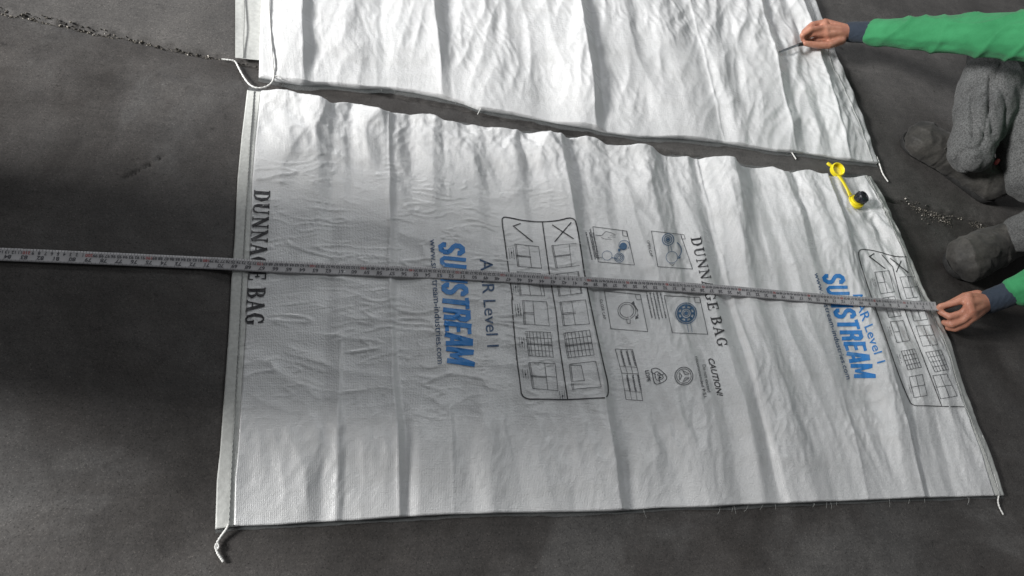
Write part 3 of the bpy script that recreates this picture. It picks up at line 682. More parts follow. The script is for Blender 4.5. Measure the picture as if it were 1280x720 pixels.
# loading chart: frame, tick row and cross row, five pairs of container drawings
p = Print()
p.stroke(rnd_path([c3(172, 640), c3(145, 450), c3(112, 200), c3(97, 110), c3(97, 62), c3(150, 68), c3(250, 90), c3(375, 98), c3(480, 90), c3(585, 62), c3(618, 118), c3(670, 480), c4(595, 0), c4(650, 260), c4(692, 450), c4(720, 560), c4(722, 655), c4(660, 656), c4(460, 668), c4(300, 664), c4(166, 664), c4(155, 560), c4(130, 380), c4(97, 0), c3(172, 640)], 2), 1.45)
p.stroke([c3(375, 98), c3(425, 460), c3(470, 720), c4(405, 300), c4(460, 668)], 1.35)
p.stroke([c3(225, 108), c3(174, 126), c3(308, 235)], 1.3)
p.stroke(cl(c3, (443, 118), (592, 215)), 1.3); p.stroke(cl(c3, (575, 100), (460, 235)), 1.3)
p.build('loading_chart', MBLACK, bagN)
p = Print()
def box(c, q, vs=(), hs=(), w=0.55, dbl=True):
    a, b, d, e = [np.array(v, float) for v in q]          # tl tr br bl
    p.stroke([c(*v) for v in (a, b, d, e)], w, closed=True)
    for t in vs: p.stroke([c(*(a * (1 - t) + b * t)), c(*(e * (1 - t) + d * t))], w)
    for t, u0, u1 in hs: l = a * (1 - t) + e * t; r = b * (1 - t) + d * t; p.stroke([c(*(l * (1 - u0) + r * u0)), c(*(l * (1 - u1) + r * u1))], w)
    if dbl:                                               # the door frame drawn double at the left
        o = np.array([9, 0.]); p.stroke([c(*(a + o)), c(*(e + o))], w)
def blurb(c, x, y, n=3, L=70, gap=9, seed=0, w=0.5, ang=(0.12, 1.0), pt=4):
    r = np.random.default_rng(seed); d = np.array(ang); d = d / np.hypot(*d)
    for k in range(n):
        t = r.random() * 8
        while t < L:
            l = r.uniform(3, 9); a = np.array([x + gap * k, y]) + d * t
            for s_ in range(int(l / 3) + 1):
                b = a + d * s_ * 3.6; o = np.array([-d[1], d[0]]) * -pt * (0.6 + 0.5 * r.random()); p.stroke([c(*b), c(*(b + o + d * r.uniform(-2, 2)))], w)
            t += l + 4
box(c3, ((185, 250), (350, 268), (370, 418), (205, 405)), (.58,), ((.5, 0, .62), (.54, 0, .62)))
box(c3, ((440, 262), (560, 250), (578, 405), (470, 418)), (), ((.46, 0, 1), (.5, 0, 1))); p.stroke(cl(c3, (560, 250), (612, 246)), .5); p.stroke(cl(c3, (578, 405), (632, 400)), .5)
box(c3, ((200, 442), (362, 456), (392, 610), (220, 600)), (.43, .88), ()); box(c3, ((470, 460), (625, 440), (650, 590), (490, 610)), (.52, .96), ())
box(c4, ((170, 30), (325, 38), (342, 192), (180, 182)), (.43,), ((.5, 0, .43), (.56, 0, .43))); box(c4, ((410, 40), (575, 25), (600, 180), (432, 192)), (.46,), ((.47, 0, .55), (.53, 0, .55)))
gv = (.14, .29, .43, .57, .71, .86); gh = tuple((t, 0, 1) for t in (.25, .49, .53, .76))
box(c4, ((190, 228), (350, 235), (368, 395), (210, 385)), gv, gh); box(c4, ((435, 240), (600, 220), (630, 380), (460, 398)), gv, gh)
box(c4, ((210, 428), (380, 435), (398, 610), (235, 595)), (.6,), ((.5, 0, 1), (.54, 0, .6))); box(c4, ((470, 440), (640, 420), (675, 585), (490, 600)), (), ()); p.stroke(cl(c4, (478, 445), (548, 448), (568, 545), (487, 550)), .5)
for c, x, y in ((c3, 140, 275), (c4, 122, 68), (c4, 145, 265), (c4, 168, 470), (c3, 168, 512), (c3, 185, 665), (c4, 405, 608)): blurb(c, x, y, 3, 62 if c is c4 else 74, 15, int(x + y)); q = c(x + 22, y + 36); p.poly(arc(q[0], q[1], 1.0, 1.4, 0, 330, 7))
p.build('container_drawing', MGREY, bagN)
# inflation pictures, table, recycling marks, small print: each a part, its blue ink a sub-part
def finish(name, p, pb=None):
    o = p.build(name, MGREY, bagN)
    if pb is not None and pb.P:
        b = pb.build('blue_print', MPBLUE, bagN, lift=.0014); b.parent = o; b.matrix_parent_inverse = Matrix.Identity(4)
p = Print(); pb = Print()
p.stroke(cl(c5, (60, 75), (295, 105), (348, 340), (97, 318)), .6, closed=True); p.stroke(cl(c5, (262, 102), (292, 106), (300, 142), (268, 138)), .5, closed=True)
p.stroke(cl(c5, (78, 132), (120, 138), (150, 108), (190, 118), (218, 132), (180, 135), (215, 150), (165, 148), (190, 165), (140, 160), (118, 150)), .5); p.stroke(cl(c5, (85, 290), (122, 290)), .5)
pb.stroke(cl(c5, *arc(158, 275, 34, 32)), .5); pb.stroke(cl(c5, (190, 290), (222, 295)), .9)
for r_ in (12, 22, 32): pb.stroke(cl(c5, *arc(242, 290, r_, r_)), .7)
pb.poly(cl(c5, *arc(270, 212, 26, 26, 0, 345, 20))); pb.poly(cl(c5, (232, 228), (250, 228), (248, 248), (236, 250))); pb.stroke(cl(c5, *arc(276, 205, 36, 34, 150, 400)), .6)
finish('pictogram', p, pb); p = Print(); pb = Print()
p.stroke(cl(c5, (465, 105), (668, 128), (750, 368), (510, 352)), .6, closed=True); p.stroke(cl(c5, (668, 128), (690, 130), (700, 160), (676, 160)), .5, closed=True); p.stroke(cl(c5, (590, 330), (612, 345), (628, 328)), .5)
for r_ in (14, 26, 40): pb.stroke(cl(c5, *arc(580, 165, r_, r_)), .9)
pb.poly(cl(c5, *arc(580, 165, 9, 9, 0, 330, 9)))
pb.stroke(cl(c5, (582, 208), (586, 250)), .5); pb.stroke(cl(c5, (598, 206), (606, 246)), .5); pb.stroke(cl(c5, *arc(606, 288, 40, 40)), .6)
pb.stroke(cl(c5, *arc(610, 240, 62, 62, -60, 50)), 1.0); pb.poly(cl(c5, (640, 298), (668, 280), (664, 296)))
finish('pictogram', p, pb); p = Print()
p.stroke([c5(140, 520), c5(388, 545), c6(385, 192), c6(130, 172)], .6, closed=True); p.stroke(cl(c5, (352, 542), (388, 545), (396, 580), (362, 578)), .5, closed=True)
for r_ in (48, 62): p.stroke(cl(c6, *arc(240, 48, r_, r_ * .95, 75, 425)), .6)
p.stroke(cl(c6, (238, 104), (242, 134), (264, 136), (262, 106)), .55)
p.stroke([c5(338, 602), c5(368, 650), c5(372, 690), c6(318, 75), c6(305, 102)], 1.0); p.poly(cl(c6, (298, 108), (302, 82), (322, 96))); p.poly(cl(c5, (325, 605), (350, 612), (342, 590)))
finish('pictogram', p); p = Print(); pb = Print()
p.stroke([c5(553, 552), c5(800, 565), c6(800, 210), c6(555, 200)], .6, closed=True); p.stroke(cl(c5, (762, 563), (800, 565), (804, 602), (768, 600)), .5, closed=True)
for r_, w in ((72, .9), (58, 1.9), (36, 1.3), (22, .8)): pb.stroke(cl(c6, *arc(650, 66, r_, r_)), w)
pb.poly(cl(c6, *arc(650, 66, 14, 14, 0, 340, 14)))
for k in range(8): a = k * math.pi / 4; pb.poly(cl(c6, *arc(650 + 46 * math.cos(a), 66 + 46 * math.sin(a), 9, 9, 0, 320, 7)))
pb.stroke(cl(c6, (655, 138), (668, 198)), .5); pb.stroke(cl(c6, (680, 134), (692, 198)), .5)
finish('pictogram', p, pb)
for (a, b, n, L, sd) in ((8, 110, 3, 195, 1), (38, 92, 1, 205, 2), (426, 528, 5, 186, 3)): p = Print(); blurb(c5, a, b, n, L, 24, sd, .5, (.22, 1.0), 9); finish('small_print', p)
p = Print(); put_text(p, 'OPEN CAP', cl(c5, (432, 172), (450, 168), (458, 284), (476, 280))); finish('lettering', p)
p = Print(); put_text(p, 'CLOSE CAP', [c5(108, 580), c5(126, 576), c6(80, 108), c6(98, 104)]); finish('lettering', p); p = Print()
p.stroke(cl(c6, (160, 312), (280, 318), (320, 480), (350, 670), (235, 662), (205, 480)), .55, closed=True)
for t in (.33, .66): p.stroke(cl(c6, (160 + 120 * t, 313), (205 + 115 * t, 480), (235 + 115 * t, 665)), .45)
p.stroke(cl(c6, (205, 480), (320, 485)), .5); p.stroke(cl(c6, (195, 432), (310, 440)), .45); p.stroke(cl(c6, (225, 600), (340, 612)), .45)
for k, x in enumerate((192, 232, 268)): blurb(c6, x, 325, 1, 105, 10, 20 + k, .5, (.26, 1), 13); blurb(c6, x + 42, 492, 1, 110, 10, 30 + k, .5, (.2, 1), 13)
finish('size_table', p); p = Print()
tri = [(410, 452), (452, 440), (520, 500), (512, 532), (450, 560), (428, 545), (420, 500)]
p.stroke(cl(c6, *rnd_path(tri + tri[:1], 2)), .9); p.stroke(cl(c6, *rnd_path([(432, 478), (452, 466), (495, 503), (488, 520), (452, 532), (440, 520), (432, 478)], 2)), .8); p.stroke(cl(c6, (405, 470), (440, 490)), .8); p.stroke(cl(c6, (470, 545), (462, 515)), .8); p.stroke(cl(c6, (500, 480), (480, 495)), .8)
put_text(p, '04', cl(c6, (448, 484), (474, 480), (456, 520), (482, 516)), .01); put_text(p, 'LDPE', cl(c6, (366, 462), (392, 458), (380, 540), (406, 536)), .01)
finish('recycling_mark', p); p = Print()
for r_, w in ((62, .9), (50, .6)): p.stroke(cl(c6, *arc(635, 500, r_, r_)), w)
for k in range(3):
    a = 2 * math.pi * k / 3 + .3; p.stroke(cl(c6, (635 + 40 * math.cos(a), 500 + 40 * math.sin(a)), (635 + 14 * math.cos(a + .9), 500 + 14 * math.sin(a + .9)), (635 + 40 * math.cos(a + 1.4), 500 + 40 * math.sin(a + 1.4)), (635 + 40 * math.cos(a), 500 + 40 * math.sin(a))), .7)
finish('round_mark', p); p = Print()
put_text(p, 'Do not exceed', cl(c6, (762, 422), (784, 420), (800, 612), (822, 610))); finish('lettering', p); p = Print(); put_text(p, 'recommended P.S.I.', cl(c6, (712, 366), (732, 364), (775, 655), (795, 652))); finish('lettering', p)
p = Print(); put_text(p, 'CAUTION!', cl(c6, (802, 378), (842, 376), (868, 640), (906, 636)), .02, .25); p.build('lettering', MBLACK, bagN)
# second loading chart, cut off by the far hem
p = Print()
p.stroke(rnd_path([c7(403, 70), c7(350, 68), c7(300, 52), c7(250, 40), c7(205, 38), c7(208, 80), c7(250, 210), c7(300, 350), c7(345, 480), c7(380, 580), c7(410, 650), c7(425, 678), c7(480, 678), c7(560, 681), c7(637, 682)], 2), 1.0)
p.stroke(cl(c7, (300, 60), (345, 110), (375, 230), (410, 330), (450, 430), (500, 560), (545, 678)), .9)
p.stroke(cl(c7, (270, 55), (250, 68), (315, 118)), 1.2); p.stroke(cl(c7, (335, 75), (410, 135)), 1.1); p.stroke(cl(c7, (380, 85), (360, 132)), 1.1)
p.build('loading_chart', MBLACK, bagN)
p = Print(); kk = 5
box(c7, ((272, 132), (330, 126), (352, 212), (296, 220)), (.5,), ((.5, 0, .6),), .55, False); box(c7, ((375, 152), (435, 150), (460, 232), (402, 240)), (.5,), ((.5, 0, 1),), .55, False)
box(c7, ((305, 238), (352, 230), (380, 310), (330, 318)), (.45,), (), .55, False); box(c7, ((408, 255), (462, 250), (488, 325), (432, 332)), (.5,), (), .55, False)
box(c7, ((335, 335), (388, 330), (414, 412), (362, 420)), (.45,), ((.5, 0, .45),), .55, False); box(c7, ((440, 352), (500, 348), (530, 428), (468, 435)), (.5,), ((.5, 0, 1),), .55, False)
gv = (.2, .4, .6, .8); gh = tuple((t, 0, 1) for t in (.25, .5, .75))
box(c7, ((380, 455), (434, 446), (462, 520), (408, 532)), gv, gh, .5, False); box(c7, ((480, 460), (542, 450), (575, 530), (518, 540)), gv, gh, .5, False)
box(c7, ((412, 560), (466, 550), (486, 636), (432, 645)), (.5,), ((.5, 0, 1),), .55, False); box(c7, ((508, 555), (566, 548), (608, 638), (540, 650)), (.55,), ((.5, 0, 1),), .55, False)
for x, y in ((258, 155), (322, 355), (362, 470), (408, 590)): blurb(c7, x, y, 2, 36, 8, x, .5, (.3, 1), 3)
p.build('container_drawing', MGREY, bagN)

# ------------------------------------------------------------------ valve on the near sack
def lathe(name, prof, mat, parent, loc, axis=(0, 0, 1), seg=32):
    ax = Vector(axis).normalized(); R = ax.to_track_quat('Z', 'Y').to_matrix(); V = []; F = []
    for r, z in prof:
        for k in range(seg): a = 2 * math.pi * k / seg; V.append(np.array(R @ Vector((r * math.cos(a), r * math.sin(a), z))) + np.array(loc))
    n = len(prof)
    for i in range(n - 1):
        for k in range(seg): F.append((i * seg + k, i * seg + (k + 1) % seg, (i + 1) * seg + (k + 1) % seg, (i + 1) * seg + k))
    F.append(tuple(range(seg))[::-1]); F.append(tuple((n - 1) * seg + k for k in range(seg)))
    o = mesh(name, V, F, mat, None, smooth=False); keep_world(o, parent); return o
def keep_world(o, par):
    o.parent = par; bpy.context.view_layer.update(); o.matrix_parent_inverse = par.matrix_world.inverted()
def zat(x, y): return float(h_near(np.array([x]), np.array([y]))[0])
vc = plan(1070.5, 251.5, .026); vz = zat(vc[0], vc[1])
va = (-0.10, 0.10, 1)
valve = lathe('valve', [(.0225, -.006), (.0230, .000), (.0215, .003), (.0170, .0035), (.0165, .008), (.012, .008)], MYEL, bagN, (vc[0], vc[1], vz + .004), va)
kc = plan(1074.5, 249, .034)
lathe('plug', [(.0145, -.016), (.0160, -.004), (.0172, .002), (.0172, .010), (.0155, .0135), (.0105, .0145), (.0095, .0125), (.004, .0125)], MVALVE, valve, (kc[0], kc[1], vz + .018), (0.18, -0.06, 1))
for k in range(10):
    a = 2 * math.pi * k / 10; b = np.array([kc[0] + .0172 * math.cos(a), kc[1] + .0172 * math.sin(a), vz + .016])
    o = mesh('plug_rib', [b + np.array(d) * .0016 for d in ((-1, -1, 0), (1, -1, 0), (1, 1, 0), (-1, 1, 0), (-1, -1, 7), (1, -1, 7), (1, 1, 7), (-1, 1, 7))], [(3, 2, 1, 0), (4, 5, 6, 7), (0, 1, 5, 4), (1, 2, 6, 5), (2, 3, 7, 6), (3, 0, 4, 7)], MVALVE, None, False); keep_world(o, valve)
cc = plan(1046.5, 212.5, .026); cz = max(zat(cc[0], cc[1]), .014)
lathe('cap', [(.0175, -.004), (.0205, -.002), (.0205, .009), (.0180, .0105), (.0165, .009), (.0160, .001), (.010, .0005)], MYEL, valve, (cc[0], cc[1], .024), (-0.14, -0.22, 1))
def slab(name, pts, wid, th, mat, par):
    P = np.array(pts, float); V = []; F = []
    for _ in range(2):
        Q = [P[0]]
        for a, b in zip(P[:-1], P[1:]): Q += [a * .75 + b * .25, a * .25 + b * .75]
        Q.append(P[-1]); P = np.array(Q)
    T = np.gradient(P, axis=0); T /= np.linalg.norm(T, axis=1)[:, None]; w = np.interp(np.linspace(0, 1, len(P)), np.linspace(0, 1, len(wid)), wid)
    for q, t, ww in zip(P, T, w):
        s = np.cross(t, [0, 0, 1]); s /= np.linalg.norm(s); u = np.cross(s, t)
        V += [q + s * ww - u * th, q + s * ww + u * th * .6, q + s * ww * .7 + u * th, q - s * ww * .7 + u * th, q - s * ww + u * th * .6, q - s * ww - u * th]
    n = len(P)
    for i in range(n - 1):
        for k in range(6): F.append((i * 6 + k, i * 6 + (k + 1) % 6, i * 6 + 6 + (k + 1) % 6, i * 6 + 6 + k))
    F += [tuple(range(6))[::-1], tuple((n - 1) * 6 + k for k in range(6))]
    o = mesh(name, V, F, mat, None); keep_world(o, par); return o
slab('strap', [plan(1049, 220, .026), plan(1054, 227, .030), plan(1059, 236, .032), plan(1063, 244, .028)], [.007, .0045, .0045, .008], .0016, MYEL, valve)
slab('pull_tab', [plan(1042, 209, .026), plan(1038, 206.5, .028), plan(1034, 203.5, .027)], [.005, .0050, .0058, .004], .002, MYEL, valve)

# ------------------------------------------------------------------ measuring tape
tape = empty('measuring_tape', (0.6, 0.5, 0), 'long grey measuring tape blade stretched across the printed bag and the floor', 'measuring tape')
cp = np.array([(-160, 311.5), (0, 318), (146, 324), (292, 330.5), (330, 333.3), (450, 338), (560, 342.5), (660, 348.5), (770, 355), (850, 359), (920, 364), (980, 369.5), (1075, 377), (1140, 381.5), (1171, 383.5)])
u = np.linspace(cp[0, 0], cp[-1, 0], 900); v = np.interp(u, cp[:, 0], cp[:, 1]); kern = np.ones(31) / 31
v = np.convolve(np.pad(v, 15, mode='edge'), kern, 'valid')
zc = np.full(900, .012)
for _ in range(4):
    PP = np.array([plan(a, b, c) for a, b, c in zip(u, v, zc)])
    inb = (PP[:, 0] > -0.012) & (PP[:, 0] < 1.775)
    hh = np.where(inb, h_near(PP[:, 0], PP[:, 1]), 0.0015)
    mx = np.array([hh[max(0, i - 9):i + 10].max() for i in range(900)]); zc = np.convolve(np.pad(mx, 12, mode='edge'), np.ones(25) / 25, 'valid') + 0.0016
zc[-40:] = np.maximum(zc[-40:], np.linspace(zc[-40], .034, 40))
TP = np.array([plan(a, b, c) for a, b, c in zip(u, v, zc)])
Tt = np.gradient(TP, axis=0); Tt /= np.linalg.norm(Tt, axis=1)[:, None]; Tn = np.stack([-Tt[:, 1], Tt[:, 0], 0 * Tt[:, 0]], 1); Tn /= np.linalg.norm(Tn, axis=1)[:, None]
TS = np.r_[0, np.cumsum(np.linalg.norm(np.diff(TP, axis=0), axis=1))]; TL = TS[-1]; TW = .0265
V = []; F = []
for side, dz in ((1, 0.0), (-1, -.0006)):
    for q, nn in zip(TP, Tn):
        for k in range(7): w = (k / 6 - .5); V.append(q + nn * TW * w + np.array([0, 0, .0022 * (2 * w) ** 2 * .5 + dz]))
for i in range(899):
    for k in range(6):
        a = i * 7 + k; F.append((a, a + 7, a + 8, a + 1)); F.append(tuple(6300 + j for j in (a, a + 1, a + 8, a + 7)))
    for k in (0, 6): a = i * 7 + k; F.append((a, a + 6300, a + 6307, a + 7) if k == 0 else (a, a + 7, a + 6307, a + 6300))
keep(mesh('blade', V, F, MTAPE), tape)
def on_tape(d, w):           # d metres from the held end, w across (-.5 .. .5)
    s = TL - np.asarray(d); w = np.asarray(w)
    return np.stack([np.interp(s, TS, TP[:, i]) + np.interp(s, TS, Tn[:, i]) * TW * w for i in range(3)], -1) + np.stack([0 * w, 0 * w, .0011 * (2 * w) ** 2 + .0005], -1)
def tape_ink(name, items, mat):
    V = []; F = []
    for Q, fs in items:
        b = len(V); P = on_tape(Q[:, 0], Q[:, 1]); V += list(P)
        for f in fs:
            a_, b_, c_ = P[f[0]], P[f[1]], P[f[2]]; f = f if np.cross(b_ - a_, c_ - a_)[2] > 0 else f[::-1]
            F.append(tuple(i + b for i in f))
    o = keep(mesh(name, V, F, mat, None, False), tape); o['kind'] = 'stuff'
marks = []; reds = []
def rect(d0, d1, w0, w1): return (np.array([(d0, w0), (d1, w0), (d1, w1), (d0, w1)]), [(0, 1, 2, 3)])
def number(s, d, w, h, lst, bold=.02):
    Vt, Ft = text_mesh(s, bold)
    if len(Vt): cx = (Vt[:, 0].max() + Vt[:, 0].min()) / 2; lst.append((np.c_[d + (Vt[:, 0] - cx) * h / CAPH, -(w + Vt[:, 1] * h / CAPH / TW)], Ft))
for k in range(1, int(TL * 200)):
    d = k * .005; marks.append(rect(d - .0003, d + .0003, .5, .5 - (.20 if k % 2 == 0 else .12)))
for k in range(1, int(TL * 100)):
    n = k; number(str(n % 100 if n % 10 else n), k * .01, -.30, .0058, reds if n % 10 == 0 else marks)
for k in range(1, int(TL / .00635)):
    d = k * .00635; marks.append(rect(d - .0003, d + .0003, -.5, -.5 + (.26 if k % 4 == 0 else .13)))
for k in range(1, int(TL / .0254)): number(str(k), k * .0254 - .006, .02, .0078, marks, .03)
tape_ink('printed_scale', marks, MTINK); tape_ink('printed_scale', reds, MRED)

# ------------------------------------------------------------------ bodies: one skin grown over joints
def capsules(caps, voxel, smooth=4, name='body'):
    V = []; F = []
    for a, b, ra, rb in caps:
        a = np.array(a, float); b = np.array(b, float); d = b - a; L = np.linalg.norm(d); d = d / L if L > 1e-6 else np.array([0, 0, 1.0])
        s = np.cross(d, [0.31, 0.87, 0.38]); s /= np.linalg.norm(s); t = np.cross(d, s); n = 14; rows = []
        for i in range(6): an = -math.pi / 2 + math.pi / 2 * (i + .3) / 5.3; rows.append((a + d * ra * math.sin(an), ra * math.cos(an)))
        for i in range(6): an = math.pi / 2 * i / 5.3; rows.append((b + d * rb * math.sin(an), rb * math.cos(an)))
        k = len(V)
        for c, r in rows:
            for j in range(n): an = 2 * math.pi * j / n; V.append(c + r * (math.cos(an) * s + math.sin(an) * t))
        for i in range(len(rows) - 1):
            for j in range(n): F.append((k + i * n + j, k + i * n + (j + 1) % n, k + (i + 1) * n + (j + 1) % n, k + (i + 1) * n + j))
        F.append(tuple(k + j for j in range(n))[::-1]); F.append(tuple(k + (len(rows) - 1) * n + j for j in range(n)))
    me = bpy.data.meshes.new(name); me.from_pydata([tuple(map(float, v)) for v in V], [], F)
    o = bpy.data.objects.new(name, me); COL.objects.link(o)
    m = o.modifiers.new('r', 'REMESH'); m.mode = 'VOXEL'; m.voxel_size = voxel
    if smooth: m2 = o.modifiers.new('s', 'SMOOTH'); m2.iterations = smooth; m2.factor = 0.5
    bpy.context.view_layer.update(); dg = bpy.context.evaluated_depsgraph_get()
    out = bpy.data.meshes.new_from_object(o.evaluated_get(dg)); bpy.data.objects.remove(o); return out
def chain(pts, radii): return [(pts[i], pts[i + 1], radii[i], radii[i + 1]) for i in range(len(pts) - 1)]
def rumple(me, fn):
    n = len(me.vertices); co = np.zeros(n * 3, np.float32); me.vertices.foreach_get('co', co); co = co.reshape(-1, 3).astype(float)
    nr = np.zeros(n * 3, np.float32); me.vertices.foreach_get('normal', nr); nr = nr.reshape(-1, 3)
    co += nr * fn(co)[:, None]; me.vertices.foreach_set('co', co.astype(np.float32).ravel()); me.update(); return me
A_ = lambda *p: np.array(p, float)

person = empty('person', (2.2, 0.9, 0), 'person squatting beyond the bags in green sleeves and grey trousers, holding knife and tape end', 'person')
# joints
kneeR = plan(1256, 56, .285); ankR = plan(1222, 205, .09); hipR = A_(2.27, .98, .21)
ankL = plan(1285, 290, .09); kneeL = A_(1.98, .60, .40); hipL = A_(2.32, .80, .25); pel = A_(2.34, .905, .25)
chest = A_(2.14, .92, .52); neck = A_(2.07, .92, .64); head = A_(2.00, .92, .74)
shR = plan(1350, 47, .53); elR = plan(1196, 43.5, .31); wrR = plan(1066, 40, .085)
shL = A_(2.12, .72, .545); elL = plan(1360, 330, .28); wrL = plan(1236, 377, .075)
def hand(w, palm, fingers, thumb, scale=1.0):
    c = []
    for k in palm: c.append((w, k, .019, .0125))
    for a, b in zip(palm[:-1], palm[1:]): c.append((a, b, .0125, .0125)); c.append(((w + a) / 2, (w + b) / 2, .0155, .0155))
    for f in fingers: c += chain(f, [.0105, .0098, .0090, .0078][:len(f)])
    c += chain(thumb, [.0150, .0122, .0108, .0088])
    return c
# right hand round the knife: knuckles toward the bag, thumb along the handle
kn = [plan(1031, 28, .075), plan(1031, 35, .078), plan(1033, 43, .070), plan(1036, 49, .058)]
hr = hand(wrR, kn, [
    [kn[0], plan(1015, 31, .066), plan(1005, 40, .050), plan(1005, 47, .040)],
    [kn[1], plan(1013, 37, .070), plan(1003, 44, .052), plan(1004, 50, .038)],
    [kn[2], plan(1016, 42, .060), plan(1008, 47, .042), plan(1012, 51, .030)],
    [kn[3], plan(1022, 48, .046), plan(1016, 51, .032), plan(1022, 54, .024)]],
    [plan(1052, 50, .066), plan(1036, 56.5, .056), plan(1018, 56, .046), plan(1006, 54, .042)])
kl = [plan(1210, 371, .080), plan(1211, 380, .084), plan(1214, 389, .078), plan(1217, 396, .066)]
hl = hand(wrL, kl, [
    [kl[0], plan(1200, 376, .072), plan(1188, 380, .055), plan(1175, 383, .040)],
    [kl[1] + A_(0, -.006, -.006), plan(1203, 391, .060), plan(1187, 396, .044), plan(1175, 390, .030)],
    [kl[2] + A_(0, -.004, -.006), plan(1204, 400, .052), plan(1190, 406, .034), plan(1180, 403, .020)],
    [kl[3], plan(1206, 406, .042), plan(1194, 411, .026), plan(1185, 410, .016)]],
    [plan(1222, 369, .066), plan(1206, 371, .052), plan(1190, 379, .038), plan(1173, 386, .032)])
bodyc = chain([shR, elR, wrR], [.046, .037, .025]) + chain([shL, elL, wrL], [.046, .037, .026]) + hr + hl
bodyc += chain([pel, (pel + chest) / 2, chest, neck], [.125, .11, .125, .052]) + [(shR, shL, .055, .055)] + chain([neck, head], [.05, .06])
bodyc += [(head + A_(.02, 0, .03), head + A_(-.005, 0, -.045), .082, .058), (head + A_(-.075, 0, -.01), head + A_(-.092, 0, -.028), .008, .013), (head + A_(.01, .078, -.01), head + A_(.015, .082, .012), .01, .014), (head + A_(.01, -.078, -.01), head + A_(.015, -.082, .012), .01, .014), (head + A_(-.06, .02, -.06), head + A_(-.06, -.02, -.06), .012, .012)]
bodyc += chain([hipR, kneeR, ankR], [.065, .042, .026]) + chain([hipL, kneeL, ankL], [.072, .052, .030])
tR, tL = plan(1160, 178, .04), plan(1212, 322, .04)
bodyc += [(ankR, tR, .030, .028), (ankL, tL, .030, .028)]
bd = capsules(bodyc, .0034, 3); link('body', bd, MSKIN); body = bpy.data.objects['body']; keep(body, person)
for s in (-1, 1):
    e = lathe('eye', [(.004, .010), (.009, .006), (.011, 0), (.009, -.006), (.004, -.010)], MCORD, body, tuple(head + A_(-.072, s * .032, .012)), (-1, 0, 0), 12)
hairm = capsules([(head + A_(.03, 0, .045), head + A_(.035, 0, .01), .084, .078), (head + A_(-.02, .0, .07), head + A_(.03, 0, .06), .055, .07)], .006, 2, 'hair'); keep(link('hair', hairm, MHAIR), person)

def wr(scale, amp, seed):
    def f(c):
        return amp * (0.2 + ridged(c[:, 0] * scale + c[:, 2] * scale * .6, c[:, 1] * scale + c[:, 2] * scale * .5, seed) ** 2 - .35) + amp * .5 * perlin(c[:, 0] * scale * 2.3 - c[:, 2] * scale, c[:, 1] * scale * 2.3 + c[:, 2] * scale, seed + 1)
    return f
def toward(a, b, t): return a + (b - a) * t
cuR0, cuR1 = toward(wrR, elR, -.03), toward(wrR, elR, .15); cuL0, cuL1 = toward(wrL, elL, -.02), toward(wrL, elL, .20)
sc = chain([shR, elR, toward(elR, cuR1, .5), toward(wrR, elR, .245)], [.072, .053, .047, .038]) + chain([shL, elL, toward(elL, cuL1, .5), toward(wrL, elL, .33)], [.075, .055, .048, .038])
sc += chain([pel + A_(0, 0, .02), (pel + chest) / 2, chest, toward(chest, neck, .6)], [.165, .155, .165, .08]) + [(shR, shL, .078, .078)]
sm = rumple(capsules(sc, .0055, 3, 'shirt'), lambda c: np.maximum(wr(14, .0070, 100)(c), -.001)); keep(link('shirt', sm, MGREEN), person)
for a, b in ((cuR0, toward(wrR, elR, .3)), (cuL0, toward(wrL, elL, .38))):
    cm = rumple(capsules(chain([a, b], [.0315, .034]), .004, 2, 'cuff'), lambda c: .0007 * np.sin(c[:, 0] * 900)); keep(link('cuff', cm, MNAVY), person)
LF = [[plan(*q) for q in l] for l in (((1218, 88, .27), (1214, 130, .22), (1217, 170, .16)), ((1238, 95, .28), (1237, 130, .25), (1243, 165, .19)), ((1219, 150, .20), (1232, 168, .17), (1244, 172, .17)), ((1222, 128, .24), (1232, 118, .26), (1240, 122, .26)))]
def leg_folds(c):             # deep folds where the cloth gathers behind the knee
    z = 0
    for P, am, wd in zip(LF, (.010, .009, .006, .005), (.006, .0055, .005, .005)):
        d = np.full(len(c), 9.0)
        for a, b in zip(P[:-1], P[1:]):
            a = a - (a - CAM) * -.0; ab = b - a; ray = (a + b) / 2 - CAM; ray = ray / np.linalg.norm(ray)
            q = c - a; q = q - (q @ ray)[:, None] * ray; e = ab - (ab @ ray) * ray; t = np.clip(q @ e / (e @ e), 0, 1)
            d = np.minimum(d, np.linalg.norm(q - t[:, None] * e, axis=1))
        z = z + am * np.exp(-(d / wd) ** 2)
    return z
hemR = plan(1213, 193, .115); hemL = plan(1283, 290, .125)
tc = chain([hipR, toward(hipR, kneeR, .6), kneeR], [.115, .10, .078]) + chain([kneeR, toward(kneeR, hemR, .5), hemR], [.092, .086, .062]) + chain([hipL, toward(hipL, kneeL, .6), kneeL], [.115, .10, .078]) + chain([kneeL, toward(kneeL, hemL, .5), hemL], [.076, .072, .06])
tc += [(plan(1270, 100, .25), plan(1296, 215, .14), .080, .095), (hipR, hipL, .14, .14), (pel, pel + A_(0, 0, .1), .14, .15)]
tm = rumple(capsules(tc, .0055, 3, 'trousers'), lambda c: -leg_folds(c) + .0065 * fbm(c[:, 0] * 20 + c[:, 1] * 9, c[:, 2] * 6 + c[:, 1] * 14, 110, 2) - .010 * ridged(c[:, 0] * 9 + c[:, 2] * 3, c[:, 1] * 8 - c[:, 2] * 4, 112) ** 6); keep(link('trousers', tm, MTROU), person)
